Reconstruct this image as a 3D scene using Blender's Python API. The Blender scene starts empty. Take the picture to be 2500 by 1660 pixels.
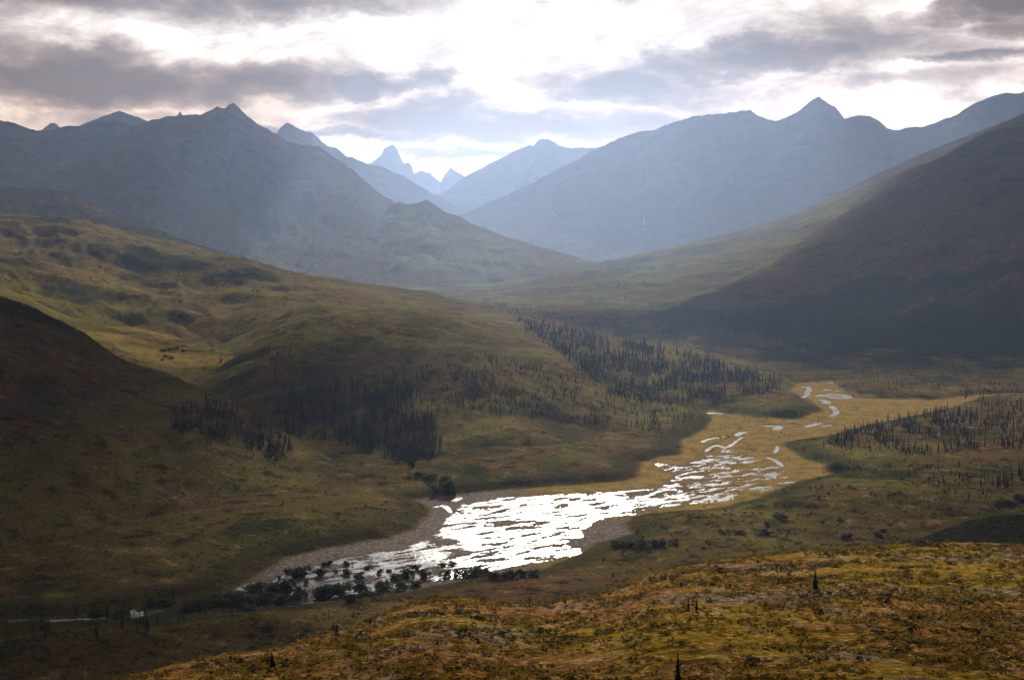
import bpy, math, random
import numpy as np
from mathutils import Vector

random.seed(7)
RNG = np.random.default_rng(11)
scene = bpy.context.scene
COL = scene.collection

# ------------------------------------------------------------------ camera
F = 3434.0                      # focal length in photo pixels (2500 wide)
YH = 575.0                      # photo row of the level horizon
CAMZ = 110.0                    # camera height above the river, metres
PITCH = math.atan((830.0 - YH) / F)
cam_d = bpy.data.cameras.new('camera')
cam_d.sensor_width = 36.0
cam_d.lens = F / 2500.0 * 36.0
cam_d.clip_start = 1.0
cam_d.clip_end = 120000.0
cam = bpy.data.objects.new('camera', cam_d)
COL.objects.link(cam)
cam.location = (0, 0, CAMZ)
cam.rotation_euler = (math.pi / 2 - PITCH, 0, 0)
scene.camera = cam

# ------------------------------------------------------------------ light and sky
SUN_EL, SUN_AZ = math.radians(22.0), math.radians(2.0)      # azimuth from +Y towards +X
sun_d = bpy.data.lights.new('sun', 'SUN')
sun_d.energy = 5.0
sun_d.angle = math.radians(0.7)
sun_d.color = (1.0, 0.90, 0.76)
sun = bpy.data.objects.new('sun', sun_d)
COL.objects.link(sun)
sdir = Vector((math.sin(SUN_AZ) * math.cos(SUN_EL), math.cos(SUN_AZ) * math.cos(SUN_EL), math.sin(SUN_EL)))
sun.rotation_euler = sdir.to_track_quat('Z', 'Y').to_euler()
sun.location = (0, 0, 3000)

scene.view_settings.view_transform = 'Standard'
scene.view_settings.look = 'None'
scene.view_settings.exposure = 0.78
scene.view_settings.gamma = 1.0
scene.cycles.use_denoising = True
scene.cycles.max_bounces = 6
scene.cycles.volume_bounces = 0
scene.cycles.transparent_max_bounces = 8


class NT:
    """small helper for building node trees"""
    def __init__(self, tree):
        self.t = tree
    def new(self, kind, **kw):
        n = self.t.nodes.new(kind)
        for k, v in kw.items():
            setattr(n, k, v)
        return n
    def put(self, sock, v):
        if v is None:
            return
        if hasattr(v, 'is_output'):
            self.t.links.new(v, sock)
        else:
            sock.default_value = v
    def math(self, op, a, b=None, c=None, clamp=False):
        n = self.new('ShaderNodeMath', operation=op, use_clamp=clamp)
        for i, v in enumerate((a, b, c)):
            self.put(n.inputs[i], v)
        return n.outputs[0]
    def vmath(self, op, a, b=None, out=0):
        n = self.new('ShaderNodeVectorMath', operation=op)
        self.put(n.inputs[0], a)
        if b is not None:
            self.put(n.inputs[1], b)
        return n.outputs[out]
    def noise(self, vec, scale, detail=4.0, rough=0.5, dist=0.0, color=False, typ='FBM'):
        n = self.new('ShaderNodeTexNoise')
        n.noise_type = typ
        self.put(n.inputs['Vector'], vec)
        n.inputs['Scale'].default_value = scale
        n.inputs['Detail'].default_value = detail
        n.inputs['Roughness'].default_value = rough
        n.inputs['Distortion'].default_value = dist
        return n.outputs['Color' if color else 'Fac']
    def rng(self, v, a, b, c=0.0, d=1.0, smooth=True):
        n = self.new('ShaderNodeMapRange')
        n.interpolation_type = 'SMOOTHSTEP' if smooth else 'LINEAR'
        self.put(n.inputs['Value'], v)
        for k, x in zip(('From Min', 'From Max', 'To Min', 'To Max'), (a, b, c, d)):
            n.inputs[k].default_value = x
        return n.outputs['Result']
    def mix(self, fac, a, b, blend='MIX'):
        n = self.new('ShaderNodeMix', data_type='RGBA', blend_type=blend)
        self.put(n.inputs[0], fac)
        for s, v in ((n.inputs[6], a), (n.inputs[7], b)):
            if isinstance(v, tuple) and len(v) == 3:
                v = v + (1.0,)
            self.put(s, v)
        return n.outputs[2]
    def ramp(self, fac, stops):
        n = self.new('ShaderNodeValToRGB')
        el = n.color_ramp.elements
        while len(el) < len(stops):
            el.new(0.5)
        for e, (p, c) in zip(el, stops):
            e.position = p
            e.color = tuple(c) + (1.0,)
        self.put(n.inputs[0], fac)
        return n.outputs[0]


world = bpy.data.worlds.new('World')
scene.world = world
world.use_nodes = True
world.node_tree.nodes.clear()
W = NT(world.node_tree)
wout = W.new('ShaderNodeOutputWorld')
sky = W.new('ShaderNodeTexSky')
sky.sky_type = 'NISHITA'
sky.sun_disc = False
sky.sun_elevation = SUN_EL
sky.sun_rotation = SUN_AZ
sky.altitude = 1000.0
coord = W.new('ShaderNodeTexCoord').outputs['Generated']
sep = W.new('ShaderNodeSeparateXYZ')
W.put(sep.inputs[0], coord)
w_az = W.math('ARCTAN2', sep.outputs[0], sep.outputs[1])
w_el = W.math('ARCSINE', sep.outputs[2])
comb = W.new('ShaderNodeCombineXYZ')
W.put(comb.inputs[0], w_az)
W.put(comb.inputs[1], w_el)
ang = comb.outputs[0]
# cloud deck: the view direction meets a flat layer overhead, so cloud shapes flatten towards the horizon
zc = W.math('ADD', W.math('MAXIMUM', sep.outputs[2], 0.0), 0.055)
deck = W.new('ShaderNodeCombineXYZ')
W.put(deck.inputs[0], W.math('DIVIDE', sep.outputs[0], zc))
W.put(deck.inputs[1], W.math('DIVIDE', sep.outputs[1], zc))
deckv = deck.outputs[0]
sang = W.vmath('MULTIPLY', ang, (1.0, 2.1, 1.0))
warp_s = W.vmath('SUBTRACT', W.noise(sang, 11.0, 7.0, 0.62, color=True), (0.5, 0.5, 0.5))
scl = W.new('ShaderNodeVectorMath', operation='MULTIPLY')
W.put(scl.inputs[0], warp_s)
scl.inputs[1].default_value = (0.16, 0.055, 0.0)
pang = W.vmath('ADD', ang, scl.outputs[0])
BLOBS = [  # photo column, row, half width, half height, weight : the separate dark banks in view
    (330, -10, 560, 62, 1.0), (700, 5, 260, 45, 0.75), (40, 40, 120, 60, 0.4),
    (250, 215, 420, 52, 0.85), (640, 205, 230, 48, 0.80), (60, 170, 130, 60, 0.45), (300, 250, 500, 25, 0.35),
    (940, 210, 120, 26, 0.80), (1070, 200, 55, 34, 0.65), (1010, 300, 190, 40, 0.95), (1200, 312, 360, 30, 1.0),
    (860, 338, 280, 16, 0.75), (1090, 270, 60, 30, 0.6), (1150, 380, 280, 15, 0.7), (1500, 300, 260, 30, 0.6),
    (1500, 212, 190, 36, 0.85), (1830, 155, 260, 42, 0.95), (1650, 190, 330, 70, 0.35), (2080, 120, 260, 50, 0.4),
    (2450, 70, 240, 26, 0.95), (2300, 165, 170, 16, 0.6), (2200, 225, 200, 26, 0.35), (2480, 105, 110, 26, 0.5),
    (1430, 5, 160, 30, 0.3), (300, 300, 500, 30, 0.25), (1700, 255, 120, 20, 0.3), (1290, 345, 700, 30, 0.2),
]
dens = None
for bx, by, bw, bh, wt in BLOBS:
    c = ((bx - 1250) / F, (YH - by) / F, 0.0)
    d1 = W.vmath('SUBTRACT', pang, c)
    m = W.new('ShaderNodeVectorMath', operation='MULTIPLY')
    W.put(m.inputs[0], d1)
    m.inputs[1].default_value = (F / bw, F / bh, 0.0)
    r = W.vmath('LENGTH', m.outputs[0], out=1)
    v = W.rng(r, 1.75, 0.0, 0.0, min(wt * 1.3, 1.15))
    dens = v if dens is None else W.math('MAXIMUM', dens, v)
big = W.noise(deckv, 0.42, 5.0, 0.55)
fine = W.noise(sang, 15.0, 8.0, 0.60, 0.5)
el_out = W.rng(w_el, 0.19, 0.36)                 # overhead and behind: unseen deck, made darker to cut the ambient light
az_out = W.rng(W.math('ABSOLUTE', w_az), 0.36, 0.60)
outm = W.math('MAXIMUM', el_out, az_out)
gen = W.rng(big, 0.24, 0.54, 0.62, 1.0)
dens = W.math('ADD', dens, W.math('MULTIPLY', W.math('SUBTRACT', big, 0.5), 0.25))
dens = W.math('ADD', W.math('MULTIPLY', dens, W.math('SUBTRACT', 1.0, outm)), W.math('MULTIPLY', gen, outm))
dens = W.math('ADD', dens, W.math('MULTIPLY', W.math('SUBTRACT', fine, 0.43), 1.6), clamp=True)
cloud = W.ramp(dens, [(0.0, (1.75, 1.60, 1.47)), (0.15, (1.25, 1.10, 1.00)), (0.36, (0.76, 0.62, 0.55)),
                      (0.62, (0.40, 0.30, 0.265)), (1.0, (0.21, 0.148, 0.132))])
lowg = W.rng(w_el, 0.0, 0.15, 1.0, 0.0)
cloud = W.mix(lowg, cloud, W.mix(1.0, cloud, (1.9, 1.42, 0.92), 'MULTIPLY'))
skyc = W.new('ShaderNodeMix', data_type='RGBA')
skyl = W.vmath('MULTIPLY', sky.outputs[0], (0.08, 0.08, 0.08))
skyc.inputs[0].default_value = 0.94                          # thin cloud lets a little of the clear sky through
W.put(skyc.inputs[6], skyl)
W.put(skyc.inputs[7], cloud)
bg = W.new('ShaderNodeBackground')
W.put(bg.inputs['Color'], skyc.outputs[2])
bg.inputs['Strength'].default_value = 0.52
world.node_tree.links.new(bg.outputs[0], wout.inputs['Surface'])

# ------------------------------------------------------------------ numpy noise
_P = np.concatenate([np.random.default_rng(3).permutation(4096)] * 2).astype(np.int64)
def _h(ix, iy):
    return _P[(_P[ix & 4095] + iy) & 4095]
def pnoise(x, y):
    x = np.asarray(x, float); y = np.asarray(y, float)
    x0 = np.floor(x).astype(np.int64); y0 = np.floor(y).astype(np.int64)
    fx, fy = x - x0, y - y0
    u = fx * fx * fx * (fx * (fx * 6 - 15) + 10); v = fy * fy * fy * (fy * (fy * 6 - 15) + 10)
    def g(ix, iy, dx, dy):
        a = _h(ix, iy) * (2 * math.pi / 4096.0)
        return np.cos(a) * dx + np.sin(a) * dy
    a = g(x0, y0, fx, fy); b = g(x0 + 1, y0, fx - 1, fy)
    c = g(x0, y0 + 1, fx, fy - 1); d = g(x0 + 1, y0 + 1, fx - 1, fy - 1)
    return 1.5 * (a + u * (b - a) + v * ((c + u * (d - c)) - (a + u * (b - a))))
def fbm(x, y, octv=4, gain=0.5, lac=2.03):
    s = 0.0; a = 1.0; n = 0.0
    for i in range(octv):
        s = s + a * pnoise(x * lac ** i + 17.3 * i, y * lac ** i - 9.1 * i); n += a; a *= gain
    return s / n
def ridged(x, y, octv=4, gain=0.5):
    s = 0.0; a = 1.0; n = 0.0
    for i in range(octv):
        s = s + a * (1 - 2 * np.abs(pnoise(x * 2.03 ** i + 5.7 * i, y * 2.03 ** i + 3.3 * i))); n += a; a *= gain
    return s / n
def sstep(a, b, x):
    t = np.clip((x - a) / (b - a), 0, 1)
    return t * t * (3 - 2 * t)

# ------------------------------------------------------------------ photo pixel -> direction
cp, sp = math.cos(PITCH), math.sin(PITCH)
def ray(x, y):
    cx, cy = (x - 1250.0) / F, (830.0 - y) / F
    return cx, cp + cy * sp, -sp + cy * cp
def az_of(x, y=900.0):
    dx, dy, dz = ray(x, y)
    return math.atan2(dx, dy)
def at(x, y, D):
    """the point at horizontal distance D from the camera on the ray of a photo pixel"""
    dx, dy, dz = ray(x, y)
    k = D / math.hypot(dx, dy)
    return dx * k, dy * k, CAMZ + dz * k
def flat(x, y, z=0.0):
    """the point of level ground at height z on the ray of a photo pixel"""
    dx, dy, dz = ray(x, y)
    k = (z - CAMZ) / dz
    return dx * k, dy * k

def seg_dist(px, py, pts, closed=False):
    d = np.full(px.shape, 1e9)
    n = len(pts)
    for i in range(n if closed else n - 1):
        ax, ay = pts[i]; bx, by = pts[(i + 1) % n]
        vx, vy = bx - ax, by - ay
        t = np.clip(((px - ax) * vx + (py - ay) * vy) / (vx * vx + vy * vy + 1e-9), 0, 1)
        d = np.minimum(d, np.hypot(px - ax - t * vx, py - ay - t * vy))
    return d
def inside(px, py, pts):
    r = np.zeros(px.shape, bool)
    n = len(pts)
    for i in range(n):
        ax, ay = pts[i]; bx, by = pts[(i + 1) % n]
        c = ((ay > py) != (by > py)) & (px < (bx - ax) * (py - ay) / (by - ay + 1e-12) + ax)
        r ^= c
    return r
def sdist(px, py, pts):
    """signed distance, positive inside"""
    d = seg_dist(px, py, pts, True)
    return np.where(inside(px, py, pts), d, -d)

# ------------------------------------------------------------------ materials
def mat(name):
    m = bpy.data.materials.new(name)
    m.use_nodes = True
    m.node_tree.nodes.clear()
    n = NT(m.node_tree)
    out = n.new('ShaderNodeOutputMaterial')
    return m, n, out

def terrain_material():
    m, n, out = mat('tundra')
    pos = n.new('ShaderNodeNewGeometry')
    P = pos.outputs['Position']
    at_ = n.new('ShaderNodeAttribute'); at_.attribute_name = 'zone'
    sp_ = n.new('ShaderNodeSeparateColor'); n.put(sp_.inputs[0], at_.outputs['Color'])
    marsh, gravel, shrub = sp_.outputs[0], sp_.outputs[1], sp_.outputs[2]
    a2 = n.new('ShaderNodeAttribute'); a2.attribute_name = 'alpine'
    alp = a2.outputs['Fac']
    a3 = n.new('ShaderNodeAttribute'); a3.attribute_name = 'gold'
    gold = a3.outputs['Fac']
    n1 = n.noise(P, 0.0045, 4.0, 0.60)
    n2 = n.noise(P, 0.02, 5.0, 0.62)
    n3 = n.noise(P, 0.11, 5.0, 0.68)
    n4 = n.noise(P, 0.8, 4.0, 0.70)
    n5 = n.noise(P, 3.0, 3.0, 0.7)
    # heath: rust, olive and moss patches
    heath = n.mix(n.rng(n1, 0.40, 0.60), (0.098, 0.080, 0.022), (0.112, 0.068, 0.032))
    heath = n.mix(n.rng(n2, 0.52, 0.70), heath, (0.060, 0.067, 0.018))
    heath = n.mix(n.rng(n3, 0.53, 0.66), heath, (0.030, 0.027, 0.009))
    heath = n.mix(n.rng(n3, 0.44, 0.34), heath, (0.190, 0.145, 0.060))
    # autumn gold heath of the near hill
    g = n.mix(n.rng(n2, 0.42, 0.58), (0.215, 0.145, 0.014), (0.210, 0.105, 0.036))
    g = n.mix(n.rng(n3, 0.50, 0.62), g, (0.085, 0.058, 0.010))
    g = n.mix(n.rng(n3, 0.44, 0.34), g, (0.30, 0.195, 0.095))
    g = n.mix(n.rng(n4, 0.58, 0.70), g, (0.34, 0.24, 0.13))
    a4 = n.new('ShaderNodeAttribute'); a4.attribute_name = 'meadow'
    md = n.mix(n.rng(n2, 0.40, 0.60), (0.185, 0.175, 0.045), (0.115, 0.125, 0.030))
    md = n.mix(n.rng(n3, 0.52, 0.66), md, (0.060, 0.062, 0.020))
    heath = n.mix(a4.outputs['Fac'], heath, md)
    base = n.mix(gold, heath, g)
    sc = n.mix(n.rng(n2, 0.40, 0.62), (0.062, 0.056, 0.046), (0.095, 0.076, 0.060))
    sc = n.mix(n.rng(n3, 0.5, 0.7), sc, (0.060, 0.058, 0.052))
    na = n.noise(P, 0.009, 6.0, 0.66, 1.2)
    sc = n.mix(n.rng(na, 0.48, 0.66), sc, (0.036, 0.035, 0.028))
    sc = n.mix(n.rng(na, 0.46, 0.30), sc, (0.120, 0.098, 0.076))
    base = n.mix(alp, base, sc)
    ms = n.mix(n.rng(n3, 0.42, 0.60), (0.300, 0.205, 0.060), (0.190, 0.145, 0.048))
    ms = n.mix(n.rng(n4, 0.56, 0.70), ms, (0.070, 0.065, 0.025))
    base = n.mix(marsh, base, ms)
    gr = n.mix(n.rng(n4, 0.35, 0.65), (0.115, 0.100, 0.090), (0.205, 0.180, 0.165))
    gr = n.mix(n.rng(n3, 0.55, 0.70), gr, (0.130, 0.085, 0.045))
    base = n.mix(gravel, base, gr)
    dk = n.mix(n.rng(n3, 0.42, 0.60), (0.018, 0.026, 0.014), (0.036, 0.046, 0.020))
    base = n.mix(shrub, base, dk)
    base = n.mix(1.0, base, n.mix(n.rng(n.math('ADD', n.math('MULTIPLY', n4, 0.6), n.math('MULTIPLY', n5, 0.4)), 0.34, 0.66), (0.45, 0.45, 0.45), (1.5, 1.5, 1.5)), 'MULTIPLY')
    bmp = n.new('ShaderNodeBump')
    bmp.inputs['Strength'].default_value = 0.8
    bmp.inputs['Distance'].default_value = 0.9
    h = n.math('ADD', n.math('MULTIPLY', n3, 3.0), n.math('MULTIPLY', n4, 1.6))
    n.put(bmp.inputs['Height'], h)
    bs = n.new('ShaderNodeBsdfPrincipled')
    n.put(bs.inputs['Base Color'], base)
    bs.inputs['Roughness'].default_value = 1.0
    bs.inputs['Specular IOR Level'].default_value = 0.0
    n.put(bs.inputs['Normal'], bmp.outputs[0])
    n.t.links.new(bs.outputs[0], out.inputs[0])
    return m
TUNDRA = terrain_material()

def water_material():
    m, n, out = mat('water')
    P = n.new('ShaderNodeNewGeometry').outputs['Position']
    h = n.math('ADD', n.noise(P, 0.9, 4.0, 0.6), n.math('MULTIPLY', n.noise(P, 0.06, 3.0, 0.5), 2.0))
    bmp = n.new('ShaderNodeBump'); bmp.inputs['Strength'].default_value = 0.35; bmp.inputs['Distance'].default_value = 0.25
    n.put(bmp.inputs['Height'], h)
    bs = n.new('ShaderNodeBsdfPrincipled')
    bs.inputs['Base Color'].default_value = (0.10, 0.11, 0.11, 1)
    n.put(bs.inputs['Roughness'], n.rng(n.noise(P, 0.10, 5.0, 0.65), 0.34, 0.66, 0.13, 0.215))
    bs.inputs['IOR'].default_value = 1.34
    n.put(bs.inputs['Normal'], bmp.outputs[0])
    n.t.links.new(bs.outputs[0], out.inputs[0])
    return m
WATER = water_material()

def simple(name, c1, c2, scale, rough=0.9, trans=0.0):
    m, n, out = mat(name)
    P = n.new('ShaderNodeNewGeometry').outputs['Position']
    oi = n.new('ShaderNodeObjectInfo')
    col = n.mix(n.rng(n.noise(P, scale, 4.0, 0.6), 0.35, 0.65), c1, c2)
    col = n.mix(1.0, col, n.mix(oi.outputs['Random'], (0.75, 0.75, 0.75), (1.25, 1.25, 1.25)), 'MULTIPLY')
    bs = n.new('ShaderNodeBsdfPrincipled')
    n.put(bs.inputs['Base Color'], col)
    bs.inputs['Roughness'].default_value = rough
    bs.inputs['Specular IOR Level'].default_value = 0.2
    sh = bs.outputs[0]
    if trans > 0:
        tr = n.new('ShaderNodeBsdfTranslucent'); n.put(tr.inputs[0], col)
        mx = n.new('ShaderNodeMixShader'); mx.inputs[0].default_value = trans
        n.t.links.new(sh, mx.inputs[1]); n.t.links.new(tr.outputs[0], mx.inputs[2])
        sh = mx.outputs[0]
    n.t.links.new(sh, out.inputs[0])
    return m
NEEDLE = simple('needles', (0.009, 0.012, 0.005), (0.024, 0.027, 0.010), 0.25, trans=0.12)
BARK = simple('bark', (0.05, 0.04, 0.032), (0.085, 0.07, 0.055), 3.0)
WILLOW = simple('willow_leaves', (0.030, 0.042, 0.015), (0.080, 0.082, 0.035), 0.5, trans=0.35)
HEATHG = simple('heath_leaves', (0.190, 0.122, 0.012), (0.080, 0.056, 0.010), 0.12, trans=0.5)
HEATHD = simple('valley_shrub_leaves', (0.030, 0.036, 0.014), (0.060, 0.058, 0.022), 0.08, trans=0.2)
STONE = simple('pale_stone', (0.30, 0.28, 0.26), (0.42, 0.40, 0.38), 1.5)
SNOW = simple('snow', (0.75, 0.77, 0.80), (0.82, 0.84, 0.86), 0.05)

# ------------------------------------------------------------------ mesh helpers
def mesh_from(name, verts, faces, material, smooth=True):
    me = bpy.data.meshes.new(name)
    verts = np.ascontiguousarray(verts, np.float32)
    faces = np.ascontiguousarray(faces, np.int32)
    nf, k = faces.shape
    me.vertices.add(len(verts)); me.vertices.foreach_set('co', verts.ravel())
    me.loops.add(nf * k); me.loops.foreach_set('vertex_index', faces.ravel())
    me.polygons.add(nf)
    me.polygons.foreach_set('loop_start', np.arange(0, nf * k, k, dtype=np.int32))
    me.polygons.foreach_set('loop_total', np.full(nf, k, np.int32))
    me.update(calc_edges=True)
    if smooth:
        me.polygons.foreach_set('use_smooth', np.ones(nf, bool))
    me.materials.append(material)
    return me
def link(name, me, parent=None):
    o = bpy.data.objects.new(name, me)
    COL.objects.link(o)
    if parent:
        o.parent = parent
    return o
def tag(o, label, cat, group=None, kind=None):
    o['label'] = label; o['category'] = cat
    if group: o['group'] = group
    if kind: o['kind'] = kind
    return o
def grid_faces(nr, nc):
    i = np.arange((nr - 1) * (nc - 1))
    r, c = i // (nc - 1), i % (nc - 1)
    a = r * nc + c
    return np.stack([a, a + 1, a + nc + 1, a + nc], 1)
def set_attr(me, zone, alpine, gold, meadow=None):
    n = len(me.vertices)
    z = np.ones((n, 4), np.float32); z[:, :3] = zone
    a = me.color_attributes.new('zone', 'FLOAT_COLOR', 'POINT'); a.data.foreach_set('color', z.ravel())
    b = me.attributes.new('alpine', 'FLOAT', 'POINT'); b.data.foreach_set('value', np.ascontiguousarray(alpine, np.float32).ravel())
    if meadow is not None:
        e = me.attributes.new('meadow', 'FLOAT', 'POINT'); e.data.foreach_set('value', np.ascontiguousarray(meadow, np.float32).ravel())
    c = me.attributes.new('gold', 'FLOAT', 'POINT'); c.data.foreach_set('value', np.ascontiguousarray(gold, np.float32).ravel())

# ------------------------------------------------------------------ valley floor
FLOOD = [(0,1542),(0,1515),(150,1508),(330,1488),(480,1462),(560,1446),(600,1424),(645,1395),(705,1362),(800,1340),
 (950,1315),(1010,1292),(1045,1262),(1060,1240),(1015,1222),(1140,1205),(1250,1195),(1400,1185),(1524,1175),(1560,1164),
 (1564,1131),(1607,1117),(1664,1110),(1664,1074),(1722,1049),(1740,1023),(1728,1000),(1776,1010),(1850,1025),(1960,1022),
 (2010,1005),(1990,985),(1930,955),(1940,936),(2029,930),(2090,972),(2200,974),(2265,978),(2392,964),(2640,955),(2640,962),(2392,970),
 (2313,1000),(2255,1010),(2169,1029),(2080,1048),(2000,1070),(1914,1080),(1911,1088),(1962,1121),(2013,1134),(2009,1150),
 (2035,1159),(1946,1176),(1848,1216),(1740,1245),(1538,1261),(1524,1279),(1544,1302),(1461,1325),(1426,1344),(1381,1367),
 (1314,1395),(1172,1410),(1039,1436),(900,1462),(759,1474),(639,1492),(550,1504),(350,1526),(120,1532)]
WET = [(560,1432),(594,1428),(639,1407),(697,1389),(817,1367),(994,1336),(1070,1302),(1079,1278),(1106,1251),(1123,1233),
 (1217,1216),(1372,1207),(1600,1193),(1650,1164),(1607,1141),(1592,1128),(1668,1137),(1718,1108),(1751,1114),(1768,1094),(1792,1098),(1819,1106),
 (1858,1124),(1826,1132),(1870,1138),(1917,1139),(1918,1157),(1944,1177),(1902,1188),(1834,1211),(1740,1227),(1668,1231),
 (1607,1242),(1524,1261),(1452,1274),(1418,1294),(1428,1309),(1377,1327),(1395,1338),(1461,1340),(1395,1358),(1315,1372),
 (1217,1389),(1128,1410),(995,1430),(897,1452),(800,1458),(759,1464),(639,1484),(600,1484),(650,1460),(600,1448)]
CHANNELS = [  # photo polyline, half width in metres
 ([(1725,1100),(1745,1085),(1775,1095),(1800,1075),(1810,1068)], 1.0), ([(1715,1078),(1735,1070),(1765,1068)], 1.2),
 ([(1800,1062),(1815,1055)], 2.2), ([(1876,1040),(1908,1040),(1895,1050),(1900,1044)], 2.2), ([(1928,1028),(1940,1025)], 2.4),
 ([(1970,1042),(1990,1036),(1998,1034)], 2.2), ([(2010,1040),(2025,1038)], 1.2), ([(2030,1015),(2045,1008),(2035,995),(2030,992)], 1.8),
 ([(2006,977),(2022,980),(2015,985),(2012,984)], 2.6), ([(1960,970),(1973,963),(1968,958),(1978,952),(1972,945)], 1.8), ([(1955,946),(1962,945)], 1.5),
 ([(2010,951),(2045,954)], 1.5), ([(2003,966),(2040,963),(2062,966),(2076,972),(2030,970)], 4.0), ([(2026,934),(2034,936)], 2.0),
 ([(1897,1090),(1898,1097),(1891,1107),(1896,1096)], 0.9), ([(1876,1118),(1890,1122),(1905,1132),(1908,1138)], 1.2),
 ([(1735,1009),(1758,1009)], 2.4), ([(1640,817),(1647,815)], 5.0), ([(1628,842),(1634,841)], 3.0),
 ([(1205,672),(1235,668),(1248,672),(1222,666)], 4.5), ([(1450,615),(1470,616)], 9.0), ([(1428,636),(1433,635)], 6.0),
 ([(1820,935),(1840,934)], 1.2), ([(760,1470),(700,1478),(640,1488)], 0.9), ([(395,1485),(330,1502)], 2.6), ([(325,1490),(318,1505)], 0.8),
 ([(250,1508),(180,1512),(120,1514)], 1.2), ([(62,1512),(30,1515)], 1.1), ([(540,1456),(550,1460)], 1.0), ([(1060,1238),(1085,1232),(1100,1250)], 1.0),
 ([(1108,1222),(1122,1216)], 1.5), ([(1510,1205),(1520,1204)], 0.8), ([(1325,875),(1330,874)], 3.0), ([(2080,925),(2083,924)],1.5)]
flood_w = [flat(*p) for p in FLOOD]
wet_w = [flat(*p) for p in WET]
def smooth_line(pts):
    for _ in range(3):
        q = [pts[0]]
        for a, b in zip(pts[:-1], pts[1:]):
            q += [(0.75 * a[0] + 0.25 * b[0], 0.75 * a[1] + 0.25 * b[1]), (0.25 * a[0] + 0.75 * b[0], 0.25 * a[1] + 0.75 * b[1])]
        pts = q + [pts[-1]]
    return pts
chan_w = [(smooth_line([flat(*p) for p in pts]), w * 0.75) for pts, w in CHANNELS]
BUMPS = [  # photo foot column,row, half-size across, half-size in depth, height : small mounds on the floor
 (2036, 1150, 6, 7, 3.0), (1890, 1008, 30, 60, 2.0), (620, 1560, 26, 16, 4.5), (120, 1640, 22, 14, 6.0), (300, 1610, 16, 12, 4.0),
 (1960, 1258, 9, 6, 2.0), (1850, 1258, 8, 5, 1.6), (2160, 1250, 40, 20, 3.0), (1950,1110, 18, 10, 2.2), (2200,1215, 40, 30, 2.5),
 (1010, 1180, 40, 30, 2.0), (1300,1140,70,60,4.0), (860,1260,60,40,3.0), (520,1330,70,40,3.0), (300,1230,60,40,4.0), (1700,1290,30,18,1.5)]

def wet_field(x, y):
    """height of the river bed where the flood plain is, level 0 is the mean gravel"""
    sw = sdist(x, y, wet_w)
    wob = fbm(x / 9.0, y / 9.0, 4, 0.55)
    # long bars follow the current, which runs from the upper right to the lower left
    ux, uy = 0.80, 0.60
    al = x * ux + y * uy; ac = -x * uy + y * ux
    bars = fbm(al / 13.0 + 0.35 * wob, ac / 4.0, 5, 0.60)
    up = sstep(20, 105, x + (y - 560) * 0.35)
    bars2 = ridged(al / 24.0 + 0.5 * wob, ac / 9.0 + 0.5 * wob, 3, 0.55)
    patch = sstep(0.1, 0.45, fbm(x / 40.0 + 2, y / 34.0, 2))
    thr = 0.115 - 0.15 * patch * (1 - up) - 0.54 * up
    wet = sstep(-2.6, 2.2, sw + 2.6 * wob)
    inner = -0.26 + 0.52 * sstep(thr - 0.13, thr + 0.13, bars * (1 - 0.5 * up) - up * 0.8 * bars2)
    h = 0.16 + 0.07 * wob
    h = h * (1 - wet) + inner * wet
    return h, wet

def floor_height(x, y):
    D = np.hypot(x, y)
    sf = sdist(x, y, flood_w)
    near = D < 1700
    h = np.full(x.shape, 0.16)
    wet = np.zeros(x.shape)
    sel = near & (sf > -25)
    hh, ww = wet_field(x[sel], y[sel])
    h[sel] = hh; wet[sel] = ww
    out = np.maximum(-sf, 0.0)
    terr = 2.3 * sstep(0.0, 9.0, out + 2.0 * fbm(x / 14.0, y / 14.0, 3)) * sstep(2200, 900, D)
    terr = terr + np.minimum(out * 0.012, 5.0)
    terr = terr + (1.3 * fbm(x / 60.0, y / 60.0, 4) + 0.35 * fbm(x / 9.0, y / 9.0, 3)) * sstep(2.0, 40.0, out) * sstep(6000, 1500, D)
    z = h * (1 - sstep(-1, 2.0, out)) + sstep(-1, 2.0, out) * (0.2 + np.maximum(terr, 0.0))
    for bx, by, rx, ry, bh in BUMPS:
        cx, cy = flat(bx, by)
        q = ((x - cx) / rx) ** 2 + ((y - cy) / ry) ** 2
        w = 0.2 * fbm(x / 7.0, y / 7.0, 3)
        keep = sstep(3, 30, out) if rx >= 16 and by > 1020 else 1.0
        z = z + keep * bh * np.exp(-1.3 * np.maximum(q * (1 + w), 0))
    chan = np.zeros(x.shape)
    for pts, w in chan_w:
        cx = np.mean([p[0] for p in pts]); cy = np.mean([p[1] for p in pts])
        rad = max(math.hypot(p[0] - cx, p[1] - cy) for p in pts) + 14 * w + 15
        s = np.hypot(x - cx, y - cy) < rad
        if not s.any():
            continue
        k = max(w, 1.0)
        d = seg_dist(x[s], y[s], pts) + 0.9 * k * fbm(x[s] / (4.0 * k), y[s] / (7.0 * k), 3)
        e = sstep(w * 1.5, w * 0.8, d)
        dip = sstep(w * 9, w * 1.8, d)                        # the ground sinks gently to the water's edge
        zz = z[s]
        zz = zz * (1 - dip) + np.minimum(zz, 0.12) * dip
        z[s] = zz * (1 - e) + -0.32 * e
        chan[s] = np.maximum(chan[s], dip)
    return z, sf, wet, chan

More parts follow.
